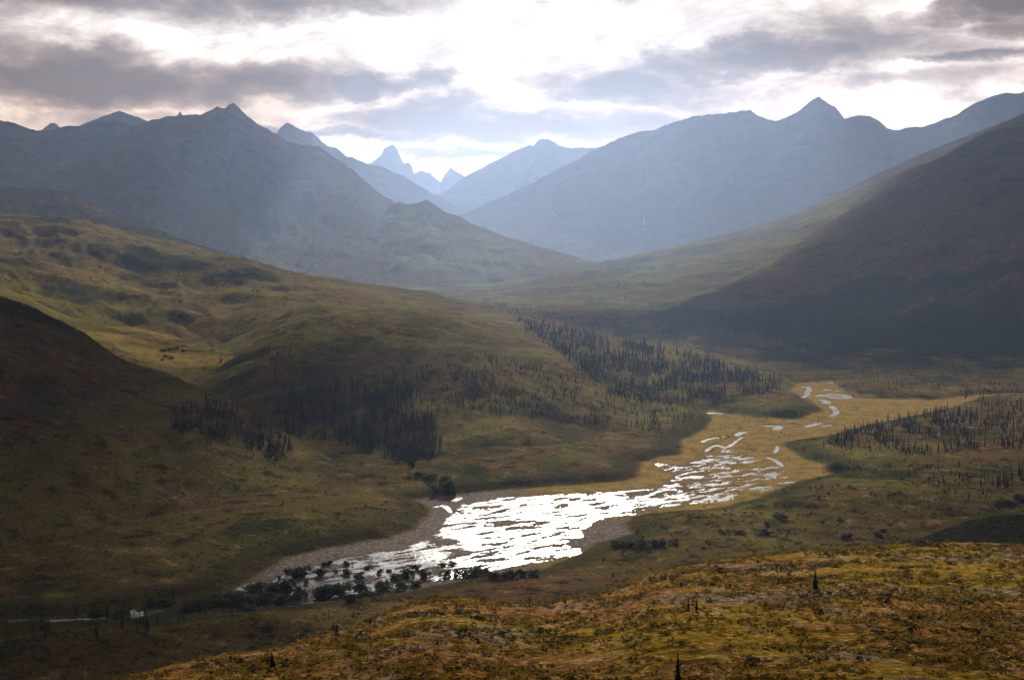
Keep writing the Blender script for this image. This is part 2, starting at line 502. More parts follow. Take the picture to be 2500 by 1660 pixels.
def floor_zones(x, y, sf, wet, chan):
    D = np.hypot(x, y)
    n = fbm(x / 22.0, y / 22.0, 4)
    n2 = fbm(x / 70.0 + 9, y / 70.0, 4)
    infl = sstep(-2.5, 2.5, sf + 2.0 * n)
    # gravel shores downstream, sedge marsh upstream
    gsel = sstep(95, 45, x - 0.12 * (y - 500) + 14 * n)
    bay = np.exp(-(((x - 36) / 20) ** 2 + ((y - 505) / 34) ** 2) * 0.9)
    leftbank = sstep(20, -10, x) * sstep(2, 6, y * 0 + 8)
    g = infl * np.clip(np.maximum(leftbank, bay * 1.4), 0, 1)
    g = np.maximum(g, infl * wet * gsel * 0.6)
    m = infl * (1 - g)
    m = np.maximum(m, chan * 0.55 * sstep(2500, 800, D))
    lit = sstep(0.12, 0.45, n2) * 0.0
    sh = sstep(0.16, 0.34, fbm(x / 38.0 + 4, y / 60.0, 5, 0.6)) * (1 - infl) * 0.75
    sh = np.maximum(sh, sstep(10, 4, np.abs(-sf - 7)) * (1 - infl) * 0.55 * sstep(1000, 800, D))       # shrub line along the bank
    west = sstep(-76, -96, x) * sstep(600, 540, y)
    g = g * (1 - west); m = m * (1 - 0.85 * west)
    sh = np.maximum(sh * 1.0, west * 0.8 * sstep(-10, 4, sf))
    head = sstep(1900, 2500, D) * sstep(-700, -350, x) * sstep(1300, 700, x) * sstep(-0.3, 0.2, fbm(x / 190.0, y / 260.0, 4))
    global HEAD
    HEAD = 0.95 * head
    sh = sh * (1 - 0.7 * head)
    band = sstep(1080, 1230, D + 90 * fbm(x / 60.0, y / 60.0, 4)) * sstep(60, 260, x + 80 * n2) * sstep(2600, 1700, D)
    sh = np.maximum(sh, band * (1 - infl) * sstep(-0.25, 0.15, fbm(x / 45.0, y / 80.0, 4)) * (1 - chan))
    return np.stack([np.clip(m + lit, 0, 1), np.clip(g, 0, 1), np.clip(sh, 0, 1)], -1)

azL, azR = az_of(-140), az_of(2640)
acols = np.concatenate([np.linspace(-math.pi, azL, 40)[:-1], np.linspace(azL, azR, 900), np.linspace(azR, math.pi, 40)[1:]])
yrows = np.concatenate([np.linspace(3400, 1660, 40)[:-1], np.linspace(1660, 1560, 30)[:-1], np.linspace(1560, 900, 350)[:-1],
                        np.linspace(900, 600, 100)[:-1], np.linspace(600, 580, 20)])
drows = CAMZ * F / (yrows - YH)
drows = np.concatenate([drows, [32000, 60000]])
A, Dg = np.meshgrid(acols, drows)
GX, GY = np.sin(A) * Dg, np.cos(A) * Dg
zz, sf, wet, chan = floor_height(GX.ravel(), GY.ravel())
zn = floor_zones(GX.ravel(), GY.ravel(), sf, wet, chan)
gm = mesh_from('ground', np.stack([GX.ravel(), GY.ravel(), zz], 1), grid_faces(*A.shape), TUNDRA)
set_attr(gm, zn, np.zeros(len(zz)), np.zeros(len(zz)), np.maximum(HEAD, 0.45 * sstep(0.05, 0.35, fbm(GX.ravel() / 60.0 + 31, GY.ravel() / 60.0, 4))))
ground = tag(link('ground', gm), 'rust and olive tundra of the valley floor with gravel shores and sedge marsh', 'ground', kind='structure')

# river water: one level sheet that shows wherever the bed dips below it
aw = np.linspace(az_of(-300), az_of(2800), 40)
dw = np.array([300, 500, 800, 1300, 2200, 4000, 7000, 12000.])
A2, D2 = np.meshgrid(aw, dw)
wm = mesh_from('river', np.stack([np.sin(A2).ravel() * D2.ravel(), np.cos(A2).ravel() * D2.ravel(), np.full(A2.size, -0.02)], 1),
               grid_faces(*A2.shape), WATER)
river = tag(link('river', wm), 'shining braided river and pools glinting white on the valley floor', 'river', kind='structure')

# ------------------------------------------------------------------ hills and mountains
def interp_pts(az, pts, k):
    a = np.array([p[0] for p in pts]); v = np.array([p[k] for p in pts])
    o = np.argsort(a)
    return np.interp(az, a[o], v[o])

def far_scale(D):
    """listed distances of the far ranges, drawn in to the depth of the valley"""
    return 1.0 if D <= 5000 else (5000 + (D - 5000) * 0.45) / D

def landform(name, label, cat, crest, foot, cols, rows, prof=1.5, rough=0.10, gully=(160.0, 0.10), jag=(0.0, 60.0), alpine=(1e9, 2e9),
             shrubs=(), gold=(), back=0.45, gold_base=0.0, smooth_crest=0.0, seed=0.0, shrub_amt=0.7, round_=0.0, mixp=0.55, folds=(0.0, 130.0), meadow=0.0, meadow_scale=110.0):
    """a hill or mountain: crest is a list of (photo column, row, distance in m); foot of (photo column, distance, height)"""
    cols, rows = int(cols * 0.68), int(rows * 0.85)
    cr = []
    k0 = far_scale(crest[len(crest) // 2][2])
    jag = (jag[0] * k0, jag[1] * k0); gully = (gully[0] * k0, gully[1])
    for x, y, D in crest:
        D = D * far_scale(D)
        px, py, pz = at(x, y, D)
        cr.append((math.atan2(px, py), D, pz))
    az = np.linspace(min(c[0] for c in cr), max(c[0] for c in cr), cols)
    dc = interp_pts(az, cr, 1); zc = interp_pts(az, cr, 2)
    ft = [(az_of(x), D * far_scale(D), z) for x, D, z in foot]
    df = interp_pts(az, ft, 1); zf = interp_pts(az, ft, 2)
    lat = az * dc
    jz = jag[0] * (fbm(lat / jag[1] + seed, lat * 0 + 3.1 + seed, 6, 0.62) + 0.5 * np.abs(fbm(lat / (jag[1] * 0.3), lat * 0 + 8 + seed, 3, 0.6)))
    nb = max(6, rows // 5)
    s = np.concatenate([1 - (1 - np.linspace(0, 1, rows)) ** 1.15, 1 + back * np.linspace(0, 1, nb + 1)[1:] ** 1.3])
    S, AZ = np.meshgrid(s, az, indexing='ij')
    DC, ZC, DF, ZF = (np.broadcast_to(v, S.shape) for v in (dc, zc, df, zf))
    d = DF + (DC - DF) * S
    t = np.clip(S, 0, 1)
    p = mixp * t ** prof + (1 - mixp) * t
    if round_ > 0:
        p = (1 - round_) * p + round_ * np.sin(t * math.pi / 2)
    bk = np.clip(S - 1, 0, None)
    p = p - bk * 0.9 - bk * bk * (0.6 + 2.0 * round_)
    z = ZF + (ZC - ZF) * p
    z = z + np.broadcast_to(jz, S.shape) * np.where(S > 1, 1.0, t ** 7)
    X, Y = np.sin(AZ) * d, np.cos(AZ) * d
    H = ZC - ZF
    w = np.clip(4 * t * (1 - t), 0, 1) ** 0.8
    w = np.where(S > 1, np.clip(bk * 4, 0, 1), w)
    rs = np.maximum(60.0, (dc.mean() - df.mean()) * 0.35)
    z = z + w * H * rough * fbm(X / rs + seed, Y / rs + seed, 6, 0.55)
    if folds[0]:
        fw = np.clip(w * 1.6, 0, 1) * np.clip((ZC - ZF) / 40.0, 0.3, 1)
        z = z + fw * folds[0] * (fbm(X / folds[1] + seed + 5, Y / folds[1], 5, 0.55) + 0.5 * ridged(X / (folds[1] * 1.3), Y / (folds[1] * 1.3) + seed, 3, 0.5))
    gl = AZ * DC
    warp = 0.7 * fbm(X / (gully[0] * 1.7) + seed, Y / (gully[0] * 1.7), 3)
    z = z + w * H * gully[1] * ridged(gl / gully[0] + warp + seed, t * 1.6 + warp * 0.5, 5, 0.55)
    ms = mesh_from(name, np.stack([X.ravel(), Y.ravel(), z.ravel()], 1), grid_faces(*S.shape), TUNDRA)
    # zones
    x, y, zf_ = X.ravel(), Y.ravel(), z.ravel()
    al = sstep(alpine[0], alpine[1], zf_ + (alpine[1] - alpine[0]) * 0.6 * fbm(x / 180, y / 180, 4))
    sh = sstep(0.08, 0.36, fbm(x / 70.0 + seed, y / 110.0, 5, 0.6)) * shrub_amt
    for bx, by, D, rx, ry in shrubs:
        cx, cy, cz = at(bx, by, D)
        q = np.sqrt(((x - cx) / rx) ** 2 + ((y - cy) / ry) ** 2) + 0.9 * fbm(x / (0.7 * rx), y / (0.9 * rx), 5, 0.65)
        sh = np.maximum(sh, 0.85 * sstep(1.2, 0.6, q))
    ms_ = np.zeros(x.shape)
    for bx, by, D, rx, ry, amt in gold:
        cx, cy, cz = at(bx, by, D)
        q = np.sqrt(((x - cx) / rx) ** 2 + ((y - cy) / ry) ** 2) + 0.5 * fbm(x / (0.5 * rx), y / (0.5 * rx), 4)
        ms_ = np.maximum(ms_, amt * sstep(1.2, 0.5, q))
    sh = sh * (1 - al) * (1 - ms_)
    mdw = meadow * sstep(-0.28, 0.22, fbm(x / (meadow_scale) + seed + 2, y / (meadow_scale * 1.4), 5, 0.6))
    set_attr(ms, np.stack([ms_, x * 0, sh], -1), al, np.full(len(x), gold_base), mdw)
    return tag(link(name, ms), label, cat, kind='structure')

def fd(y):
    return CAMZ * F / (y - YH)

# far peaks, back to front
landform('mountain', 'farthest jagged rock towers standing in the gap at the head of the valley', 'mountain',
 [(640,440,17500),(760,420,17500),(880,407,17500),(905,398,17500),(925,385,17500),(938,364,17500),(950,358,17500),(961,354,17500),(969,366,17500),(978,385,17500),
  (986,400,17500),(990,398,17500),(998,396,17500),(1005,405,17500),(1011,425,17500),(1022,420,17500),(1034,418,17500),(1052,424,17500),(1065,438,17500),(1077,447,17500),
  (1081,435,17500),(1092,420,17500),(1101,410,17500),(1112,418,17500),(1130,428,17500),(1150,450,17500),(1230,500,17500)],
 [(600,14500,-10),(1300,14500,-10)], 420, 60, prof=2.2, rough=0.06, gully=(420,0.05), jag=(26,110), alpine=(-50,0), back=0.3)
landform('mountain', 'far pale blue domed peak and tower behind the left ridges', 'mountain',
 [(-160,330,12500),(60,325,12500),(103,318,12500),(115,308,12500),(122,301,12500),(133,300,12500),(142,307,12500),(150,314,12500),(185,312,12000),(215,298,12000),(250,286,12000),(270,279,12000),(291,271,12000),(312,279,12000),(340,287,12000),(362,297,12000),
  (400,300,12000),(430,292,12000),(434,283,12000),(437,274,12000),(442,273,12000),(446,284,12000),(455,292,12000),(500,310,12000),(560,350,12000)],
 [(-160,9500,-10),(560,9500,-10)], 360, 50, prof=1.6, jag=(14,160), alpine=(0,100), gully=(300,0.06))
landform('mountain', 'pale blue saw-toothed ridge falling right behind the dark left mountain', 'mountain',
 [(560,420,10500),(640,345,10500),(673,330,10500),(685,312,10500),(700,300,10500),(714,307,10500),(728,314,10500),(745,322,10500),(762,324,10500),(780,340,10500),(800,358,10500),
  (822,362,10500),(845,383,10500),(862,384,10500),(880,394,10500),(905,402,10500),(930,406,10500),(955,420,10500),(985,430,10500),(1020,452,10500),(1050,470,10500),(1080,485,10300),(1140,515,10000),(1260,570,9500)],
 [(560,8300,-10),(1100,8300,-10),(1260,8600,-10)], 420, 70, prof=1.35, jag=(14,120), alpine=(-50,40), gully=(300,0.08))
landform('mountain', 'hazy pyramid mountain right of the gap at the valley head', 'mountain',
 [(1000,510,12500),(1080,470,12500),(1140,430,12500),(1200,398,12500),(1250,372,12500),(1293,354,12500),(1303,357,12500),(1317,342,12500),(1335,339,12500),(1350,346,12500),(1365,357,12500),(1390,360,12500),
  (1430,362,12500),(1470,360,12500),(1500,351,12500),(1525,349,12500),(1600,340,12500),(1760,320,12500)],
 [(1000,9500,-10),(1760,9500,-10)], 400, 60, prof=1.4, jag=(16,150), alpine=(-50,60), gully=(330,0.07))
landform('mountain', 'broad blue mountain wall with a pointed summit on the right skyline', 'mountain',
 [(1060,560,8000),(1180,500,8200),(1290,452,8200),(1400,395,8200),(1460,362,8200),(1520,335,8200),(1560,322,8200),(1600,318,8200),(1645,298,8200),(1690,285,8200),(1730,281,8200),(1770,277,8200),(1808,272,8200),(1832,267,8200),(1848,281,8200),
  (1862,288,8200),(1890,297,8200),(1920,288,8200),(1945,274,8200),(1968,258,8200),(1985,246,8200),(2000,238,8200),(2018,249,8200),(2040,262,8200),(2060,290,8200),(2110,330,8200),(2200,400,8200),(2500,520,8200)],
 [(1060,4700,-6),(1300,4600,-6),(1700,4500,-6),(2500,4400,-6)], 700, 110, prof=3.4, jag=(16,110), alpine=(60,330), gully=(300,0.07), rough=0.06, mixp=0.82)
landform('mountain', 'rounded blue peak between the pointed summit and the right edge', 'mountain',
 [(1500,560,7200),(1640,500,7200),(1760,430,7200),(1900,365,7200),(2000,325,7200),(2060,290,7200),(2100,282,7200),(2125,283,7200),(2148,298,7200),(2165,316,7200),(2185,321,7200),(2215,310,7200),(2235,309,7200),(2250,312,7200),(2290,300,7200),
  (2340,278,7200),(2385,250,7200),(2420,235,7200),(2450,229,7200),(2468,225,7200),(2490,229,7200),(2520,218,7200),(2700,190,7200)],
 [(1500,5200,-10),(2000,4900,-10),(2700,4600,-10)], 560, 80, prof=1.8, jag=(14,120), alpine=(60,300), gully=(280,0.07), rough=0.06)
landform('mountain', 'lit brown shoulder ridge just behind the dark right slope', 'mountain',
 [(1180,700,2900),(1290,682,3100),(1400,655,3300),(1500,636,3500),(1600,615,3700),(1720,585,3900),(1850,553,4100),(1950,520,4200),(2050,470,4300),(2150,420,4300),(2250,377,4300),(2350,335,4300),(2420,310,4300),(2470,290,4300),(2500,275,4300),(2700,215,4300)],
 [(1180,1900,-3),(1400,1900,-3),(1700,1750,-3),(2000,1700,-3),(2700,1500,-3)], 520, 110, prof=1.25, rough=0.07, gully=(230,0.05), jag=(3,90), alpine=(190,330), shrub_amt=0.6, round_=0.12, folds=(16,330), meadow=0.75, meadow_scale=260.0)
landform('mountain', 'dark steep mountain slope filling the right edge above the valley floor', 'mountain',
 [(1500,800,1500),(1620,760,1700),(1760,715,2000),(1880,650,2400),(1950,595,2700),(2010,552,2900),(2080,510,3000),(2150,470,3100),(2240,418,3200),(2330,365,3300),(2400,328,3300),(2450,314,3300),(2500,308,3300),(2560,296,3300),(2760,250,3300)],
 [(1500,1330,-3),(1700,1330,-3),(2000,1290,-3),(2250,1250,-3),(2760,1200,-3)], 520, 120, prof=1.45, rough=0.06, gully=(150,0.06), jag=(4,60), alpine=(90,240), shrub_amt=0.8, folds=(12,260),
 shrubs=[(1750,800,1650,260,120),(2000,845,1480,330,110),(2350,850,1400,330,150),(2200,780,1750,260,90)])
# left mountains
landform('mountain', 'blue ridge at the left edge running up to the twin summit', 'mountain',
 [(-180,270,6800),(0,294,6800),(35,300,6800),(60,311,6800),(95,322,6800),(130,319,6800),(165,307,6800),(195,309,6800),(240,299,6800),(285,294,6800),(320,306,6800),(345,304,6800),(375,292,6800),(420,300,6600),(520,360,6400),(700,480,6200)],
 [(-180,4200,-10),(700,4200,-10)], 420, 80, prof=1.5, jag=(9,120), alpine=(60,260), gully=(240,0.06), rough=0.06)
landform('mountain', 'dark blue mountain with a twin pointed summit left of the valley', 'mountain',
 [(-180,520,5000),(0,480,5200),(120,430,5400),(230,370,5600),(330,310,5700),(370,297,5700),(402,286,5700),(440,283,5700),(470,279,5700),(492,282,5700),(512,270,5700),(530,260,5700),(540,266,5700),(549,267,5700),(558,258,5700),(569,253,5700),(582,264,5700),
  (605,285,5700),(630,305,5600),(650,313,5600),(675,328,5500),(700,346,5500),(735,355,5450),(760,353,5450),(785,361,5400),(810,380,5400),(840,402,5300),(870,425,5200),(900,450,5100),(930,475,5000),(960,492,4900),(1000,515,4750),(1050,545,4600),(1100,575,4400),(1200,620,4000),(1300,655,3600)],
 [(-180,3500,-5),(400,3500,-5),(800,3100,-5),(1300,2800,-5)], 640, 130, prof=1.5, rough=0.08, gully=(200,0.09), jag=(12,80), alpine=(110,330), shrub_amt=0.7)
landform('mountain', 'dark spur dropping towards the camera below the twin summit', 'mountain',
 [(-180,540,4300),(0,485,4500),(100,440,4600),(190,392,4700),(260,352,4750),(310,332,4750),(345,328,4750),(385,338,4700),(440,382,4600),(520,445,4500),(600,510,4400),(700,580,4200),(800,640,3900)],
 [(-180,3000,-5),(400,2900,-5),(800,2800,-5)], 380, 110, prof=1.4, rough=0.09, gully=(170,0.10), jag=(8,70), alpine=(100,260), shrub_amt=0.7)
landform('hill', 'low green foothill with two dark knobs at the foot of the left mountain', 'hill',
 [(840,640,3700),(880,600,3900),(920,548,4150),(950,506,4350),(975,493,4400),(995,500,4400),(1015,497,4400),(1042,489,4400),(1065,502,4400),(1090,520,4300),(1120,528,4200),(1150,545,4100),(1180,556,4000),(1240,580,3900),(1320,603,3800),(1420,632,3700),(1500,650,3600)],
 [(840,3300,-4),(1000,3000,-4),(1150,3000,-4),(1500,3300,-4)], 420, 90, prof=1.9, rough=0.12, gully=(150,0.10), jag=(4,60), alpine=(120,220), shrub_amt=0.3, folds=(14,220), meadow=0.9, meadow_scale=300.0,
 gold=[(1150,610,3700,330,420,0.25)])
# near left hills
landform('hill', 'brown hills at the left edge in front of the blue spur', 'hill',
 [(-200,440,2700),(0,452,2700),(35,454,2700),(70,462,2700),(115,461,2700),(150,466,2700),(185,476,2650),(230,500,2600),(280,522,2550),(340,545,2500),(400,566,2450),(460,590,2400),(540,615,2300),(640,650,2200)],
 [(-200,1700,20),(300,1800,0),(640,1700,-4)], 300, 70, prof=1.2, rough=0.16, gully=(120,0.14), jag=(2,60), shrub_amt=0.8, round_=0.35,
 gold=[(200,510,2500,60,60,0.5)])
landform('hill', 'long rolling hill crest that falls across the picture from the left edge', 'hill',
 [(-220,515,1900),(0,523,1900),(70,526,1900),(140,532,1880),(260,556,1850),(340,572,1830),(420,590,1800),(560,623,1760),(640,650,1730),(720,668,1700),(800,681,1680),(880,697,1640),(950,714,1600),(1030,730,1560),(1100,745,1520),(1170,757,1480),(1230,770,1440),
  (1330,797,1390),(1420,815,1350),(1510,832,1310),(1600,850,1270),(1700,871,1220),(1790,888,1180),(1860,905,1140),(1910,925,1100),(1980,945,1070)],
 [(-220,1150,25),(300,1180,15),(560,1160,26),(650,1160,36),(740,1180,42),(900,1180,44),(1060,1150,41),(1200,1100,30),(1340,1030,18),(1500,960,2),(1600,960,-1),(1980,1020,-1)], 760, 130, prof=1.0, rough=0.14, gully=(95,0.085), jag=(2.6,90), round_=0.45, shrub_amt=0.5, gold_base=0.15, folds=(15,150), meadow=0.55,
 shrubs=[(400,675,1560,48,75),(600,715,1480,42,60),(120,560,1780,50,60),(700,760,1400,16,20)],
 gold=[(690,670,1690,70,30,0.45),(330,600,1750,90,70,0.3),(1330,815,1330,60,40,0.4)])
landform('hill', 'second rolling lobe of the left hillside with a dark hollow', 'hill',
 [(-220,605,1500),(0,619,1500),(60,632,1490),(120,646,1480),(200,672,1460),(290,694,1440),(370,703,1420),(430,712,1400),(500,730,1380),(570,745,1360),(640,757,1330),(700,775,1300),(780,800,1260)],
 [(-220,1000,35),(200,1050,24),(500,1080,10),(780,1100,0)], 380, 80, prof=0.9, rough=0.12, gully=(75,0.10), jag=(2.0,70), round_=0.5, shrub_amt=0.5, gold_base=0.12, folds=(13,120), meadow=0.5,
 shrubs=[(210,740,1280,38,45),(20,660,1380,45,45)], gold=[(250,700,1380,80,30,0.3)])
landform('hill', 'grassy shelf with a pale gold strip below the dark hollow', 'hill',
 [(-220,700,1180),(0,706,1180),(60,722,1170),(115,750,1160),(170,775,1150),(240,787,1130),(330,800,1110),(400,815,1090),(470,835,1060),(540,852,1030),(640,885,980)],
 [(-220,820,40),(200,860,24),(440,900,8),(640,900,0)], 340, 70, prof=0.9, rough=0.10, gully=(70,0.05), jag=(0.6,30), round_=0.5, shrub_amt=0.35, gold_base=0.15, folds=(4,80), meadow=0.8,
 gold=[(390,815,1090,40,25,0.7),(230,845,1040,40,22,0.8),(420,870,990,45,25,0.8)])
landform('hill', 'broad wooded spur with rocky top descending to the river flats', 'hill',
 [(380,905,1000),(450,880,1040),(540,850,1085),(600,818,1115),(650,790,1140),(700,768,1160),(740,756,1170),(775,755,1175),(830,757,1175),(900,758,1170),(980,762,1160),(1060,770,1140),(1130,782,1120),(1200,806,1090),(1270,828,1060),(1340,850,1030),(1400,880,1000),(1450,912,960),(1500,945,920),(1560,975,880),(1640,1005,840)],
 [(380,800,2),(600,690,-1),(800,650,-1),(1000,610,-1),(1200,620,-1),(1400,660,-1),(1640,750,-1)], 620, 130, prof=1.15, rough=0.10, gully=(60,0.09), jag=(2.2,60), round_=0.32, shrub_amt=0.6, folds=(9,90), meadow=0.5, meadow_scale=60.0,
 shrubs=[(610,880,960,24,20),(560,950,900,22,22),(690,790,1120,10,14),(650,830,1050,14,14)],
 gold=[(810,1085,700,16,10,0.9),(640,985,830,22,14,0.4),(690,1110,690,10,14,0.5),(1200,900,960,80,60,0.2)])
landform('hill', 'dark shadowed hillside at the lower left edge', 'hill',
 [(-260,690,830),(0,728,830),(70,752,825),(140,785,815),(210,818,805),(280,866,790),(340,890,780),(400,906,770),(470,938,750),(540,972,735),(600,1010,715),(660,1048,695),(730,1085,670),(820,1130,640)],
 [(-260,470,2),(0,480,1),(300,500,0),(500,520,-1),(820,560,-1)], 460, 110, prof=1.1, rough=0.08, gully=(50,0.075), jag=(4.5,110), round_=0.25, shrub_amt=0.8, meadow=0.5, meadow_scale=50.0, folds=(6,80),
 shrubs=[(60,800,800,30,30)], gold=[(700,1110,650,14,14,0.5)])
landform('hill', 'dark shrubby knoll behind the golden hill at the right edge', 'hill',
 [(2120,1345,440),(2180,1330,450),(2250,1312,460),(2310,1292,465),(2370,1270,470),(2420,1258,475),(2470,1255,475),(2540,1258,475),(2640,1268,475),(2740,1290,470),(2840,1325,462),(2940,1370,452),(3040,1410,440)],
 [(2120,400,-1),(3040,400,-1)], 260, 40, prof=1.0, rough=0.08, gully=(20,0.06), jag=(0.8,8), round_=0.5, shrub_amt=1.0, shrubs=[(2420,1285,450,60,60)])

# near hill below the viewpoint
FG = [(-700,1990,170),(-300,1850,180),(0,1755,190),(290,1660,200),(420,1622,206),(560,1598,214),(700,1578,222),(780,1552,228),(860,1530,236),(960,1490,246),(1010,1470,252),(1060,1458,256),(1150,1460,260),(1230,1474,262),(1330,1474,266),(1450,1452,272),
      (1540,1422,280),(1600,1397,286),(1700,1374,294),(1850,1356,304),(2050,1337,314),(2250,1325,322),(2400,1324,326),(2500,1330,328),(2700,1345,330),(3000,1370,330)]
fg_c = []
for x, y, D in FG:
    px, py, pz = at(x, y, D)
    fg_c.append((math.atan2(px, py), D, (CAMZ - pz) / D))
def fg_height(az, d):
    dc = interp_pts(az, fg_c, 1); tc = interp_pts(az, fg_c, 2)
    t = np.clip((dc - d) / dc, 0, 1); b = np.clip((d - dc) / dc, 0, None)
    tau = tc + 0.30 * t ** 1.6 + 0.10 * b + 1.1 * b * b
    z = CAMZ - d * tau
    x, y = np.sin(az) * d, np.cos(az) * d
    z = np.minimum(z, CAMZ - 2.2 - 0.05 * d)
    amp = np.clip(t * 4, 0, 1)
    z = z + amp * (1.5 * fbm(x / 34.0, y / 34.0, 4) + 0.45 * fbm(x / 7.0 + 3, y / 7.0, 3)) + 0.20 * fbm(x / 2.6, y / 2.6, 3)
    z = z - sstep(0.0, 0.12, b) * 0.2
    return z
az = np.concatenate([np.linspace(-math.pi / 2, az_of(-140), 30)[:-1], np.linspace(az_of(-140), az_of(2640), 560), np.linspace(az_of(2640), math.pi / 2, 30)[1:]])
ds = np.concatenate([np.linspace(2, 100, 20)[:-1], np.linspace(100, 350, 200), np.linspace(350, 460, 16)[1:]])
AZf, Df = np.meshgrid(az, ds)
zf = fg_height(AZf.ravel(), Df.ravel())
X, Y = (np.sin(AZf) * Df).ravel(), (np.cos(AZf) * Df).ravel()
fm = mesh_from('hill', np.stack([X, Y, zf], 1), grid_faces(*AZf.shape), TUNDRA)
gold_v = np.ones(len(X))
shr = sstep(0.18, 0.40, fbm(X / 16.0, Y / 16.0, 5, 0.6)) * 0.55
bare = sstep(0.12, 0.35, fbm(X / 30.0 + 7, Y / 22.0, 4))
set_attr(fm, np.stack([X * 0, bare * 0.55, shr * (1 - bare)], -1), X * 0, gold_v)
fhill = tag(link('hill', fm), 'golden autumn heath hill sloping away in the foreground', 'hill', kind='structure')

# ------------------------------------------------------------------ added cloud deck out of view, shaped to shade the valley
DECK = 3000.0
def cloud_deck():
    """clouds added above the frame, gaps placed to let the sun down on the near hill, the marsh, the left hilltops and the valley head"""
    m, n, out = mat('cloud')
    df = n.new('ShaderNodeBsdfDiffuse'); df.inputs[0].default_value = (0.80, 0.80, 0.82, 1)
    tr = n.new('ShaderNodeBsdfTranslucent'); tr.inputs[0].default_value = (0.70, 0.68, 0.68, 1)
    mx = n.new('ShaderNodeMixShader'); mx.inputs[0].default_value = 0.4
    n.t.links.new(df.outputs[0], mx.inputs[1]); n.t.links.new(tr.outputs[0], mx.inputs[2])
    tp = n.new('ShaderNodeBsdfTransparent'); m2 = n.new('ShaderNodeMixShader'); ta = n.new('ShaderNodeAttribute'); ta.attribute_name = 'thin'; n.put(m2.inputs[0], ta.outputs['Fac'])   # share of sun let straight through, set by area to tune the shade
    n.t.links.new(mx.outputs[0], m2.inputs[1]); n.t.links.new(tp.outputs[0], m2.inputs[2])
    n.t.links.new(m2.outputs[0], out.inputs[0])
    off = DECK / sdir.z
    ox, oy = sdir.x * off, sdir.y * off
    st = 60.0
    gx, gy = np.meshgrid(np.arange(-5200, 5201, st), np.arange(-900, 7400, st))
    q = gx * 0 + 9.0
    for cx, cy, rx, ry in GAPS:
        q = np.minimum(q, np.sqrt(((gx - cx) / rx) ** 2 + ((gy - cy) / ry) ** 2))
    cover = sstep(0.8, 1.25, q + 0.35 * fbm(gx / 420.0, gy / 420.0, 4) + 0.6 * fbm(gx / 190.0 + 8, gy / 240.0, 3)) - 0.55 * sstep(0.22, 0.42, fbm(gx / 900.0 + 3, gy / 700.0, 4))
    edge = np.minimum(np.minimum(gx + 5200, 5200 - gx), np.minimum(gy + 900, 7400 - gy)) / 500.0
    cover = np.minimum(cover, np.clip(edge, 0, 1))
    th = np.clip(cover - 0.35, 0, 1)
    puff = 1 + 0.6 * fbm(gx / 260.0, gy / 260.0, 4)
    top = DECK + 45 * th ** 0.6 * puff
    bot = DECK - 20 * th ** 0.6 * (1 + 0.5 * fbm(gx / 200.0 + 5, gy / 200.0, 3))
    nr, nc = gx.shape
    V = np.concatenate([np.stack([(gx + ox).ravel(), (gy + oy).ravel(), z.ravel()], 1) for z in (bot, top)])
    fq = grid_faces(nr, nc)
    tv = th.ravel()
    keep = (tv[fq] > 0.0).sum(1) >= 3
    fq = fq[keep]
    me = mesh_from('cloud', V, np.concatenate([fq[:, ::-1], fq + nr * nc]), m)
    thick = gx * 0
    for cx, cy, rx, ry in THICK:
        thick = np.maximum(thick, sstep(1.3, 0.7, np.sqrt(((gx - cx) / rx) ** 2 + ((gy - cy) / ry) ** 2) + 0.3 * fbm(gx / 300.0, gy / 300.0, 3)))
    part = 0.55 * sstep(1.2, 0.7, np.sqrt(((gx + 1700) / 1750) ** 2 + ((gy - 4100) / 2300) ** 2) + 0.25 * fbm(gx / 500.0, gy / 500.0, 3))
    part = np.maximum(part, 0.5 * sstep(1.3, 0.7, np.sqrt(((gx - 1250) / 850) ** 2 + ((gy - 2300) / 900) ** 2) + 0.3 * fbm(gx / 300.0, gy / 300.0, 3)))
    tv = (0.70 - 0.66 * np.maximum(np.maximum(thick, part), 0.55 * sstep(2300, 1900, gy))).ravel()
    at_ = me.attributes.new('thin', 'FLOAT', 'POINT'); at_.data.foreach_set('value', np.concatenate([tv, tv]).astype(np.float32))
    return tag(link('cloud', me), 'added cloud deck out of view above the valley, gaps and density set to shade it', 'cloud', kind='structure')
def under(x, y, z, rx, ry):
    """a gap seen from a sunlit spot at height z, moved down the sun's ray to level 0"""
    k = z / sdir.z
    return (x - sdir.x * k, y - sdir.y * k, rx, ry)
GAPS = [under(10, 280, 48, 320, 125), (10, 560, 140, 150), (120, 660, 180, 130), (260, 860, 330, 330), under(-480, 1520, 95, 680, 420), under(-60, 1180, 45, 380, 150), under(-330, 1060, 40, 200, 130),
        (650, 4300, 1000, 1300), under(1150, 4000, 250, 800, 450), under(-150, 3300, 50, 600, 1200), under(0, 2500, 20, 560, 420), under(500, 3400, 60, 800, 600), under(1000, 3700, 180, 500, 450), (2200, 6000, 3400, 2700), (900, 4800, 1700, 1500), (400, 6800, 1000, 2000)]
THICK = [(-400, 680, 320, 400), (-180, 360, 240, 190), (250, -110, 360, 130), (0, -450, 900, 380)]  # denser areas of the added deck, placed to darken the ground below
cloud_obj = cloud_deck()

# ------------------------------------------------------------------ plants
bpy.context.view_layer.update()
DG = bpy.context.evaluated_depsgraph_get()
def hit(x, y):
    dx, dy, dz = ray(x, y)
    v = Vector((dx, dy, dz)).normalized()
    ok, loc, nrm, idx, ob, mt = scene.ray_cast(DG, Vector((0, 0, CAMZ)), v)
    if not ok:
        return None
    return loc, ob, nrm

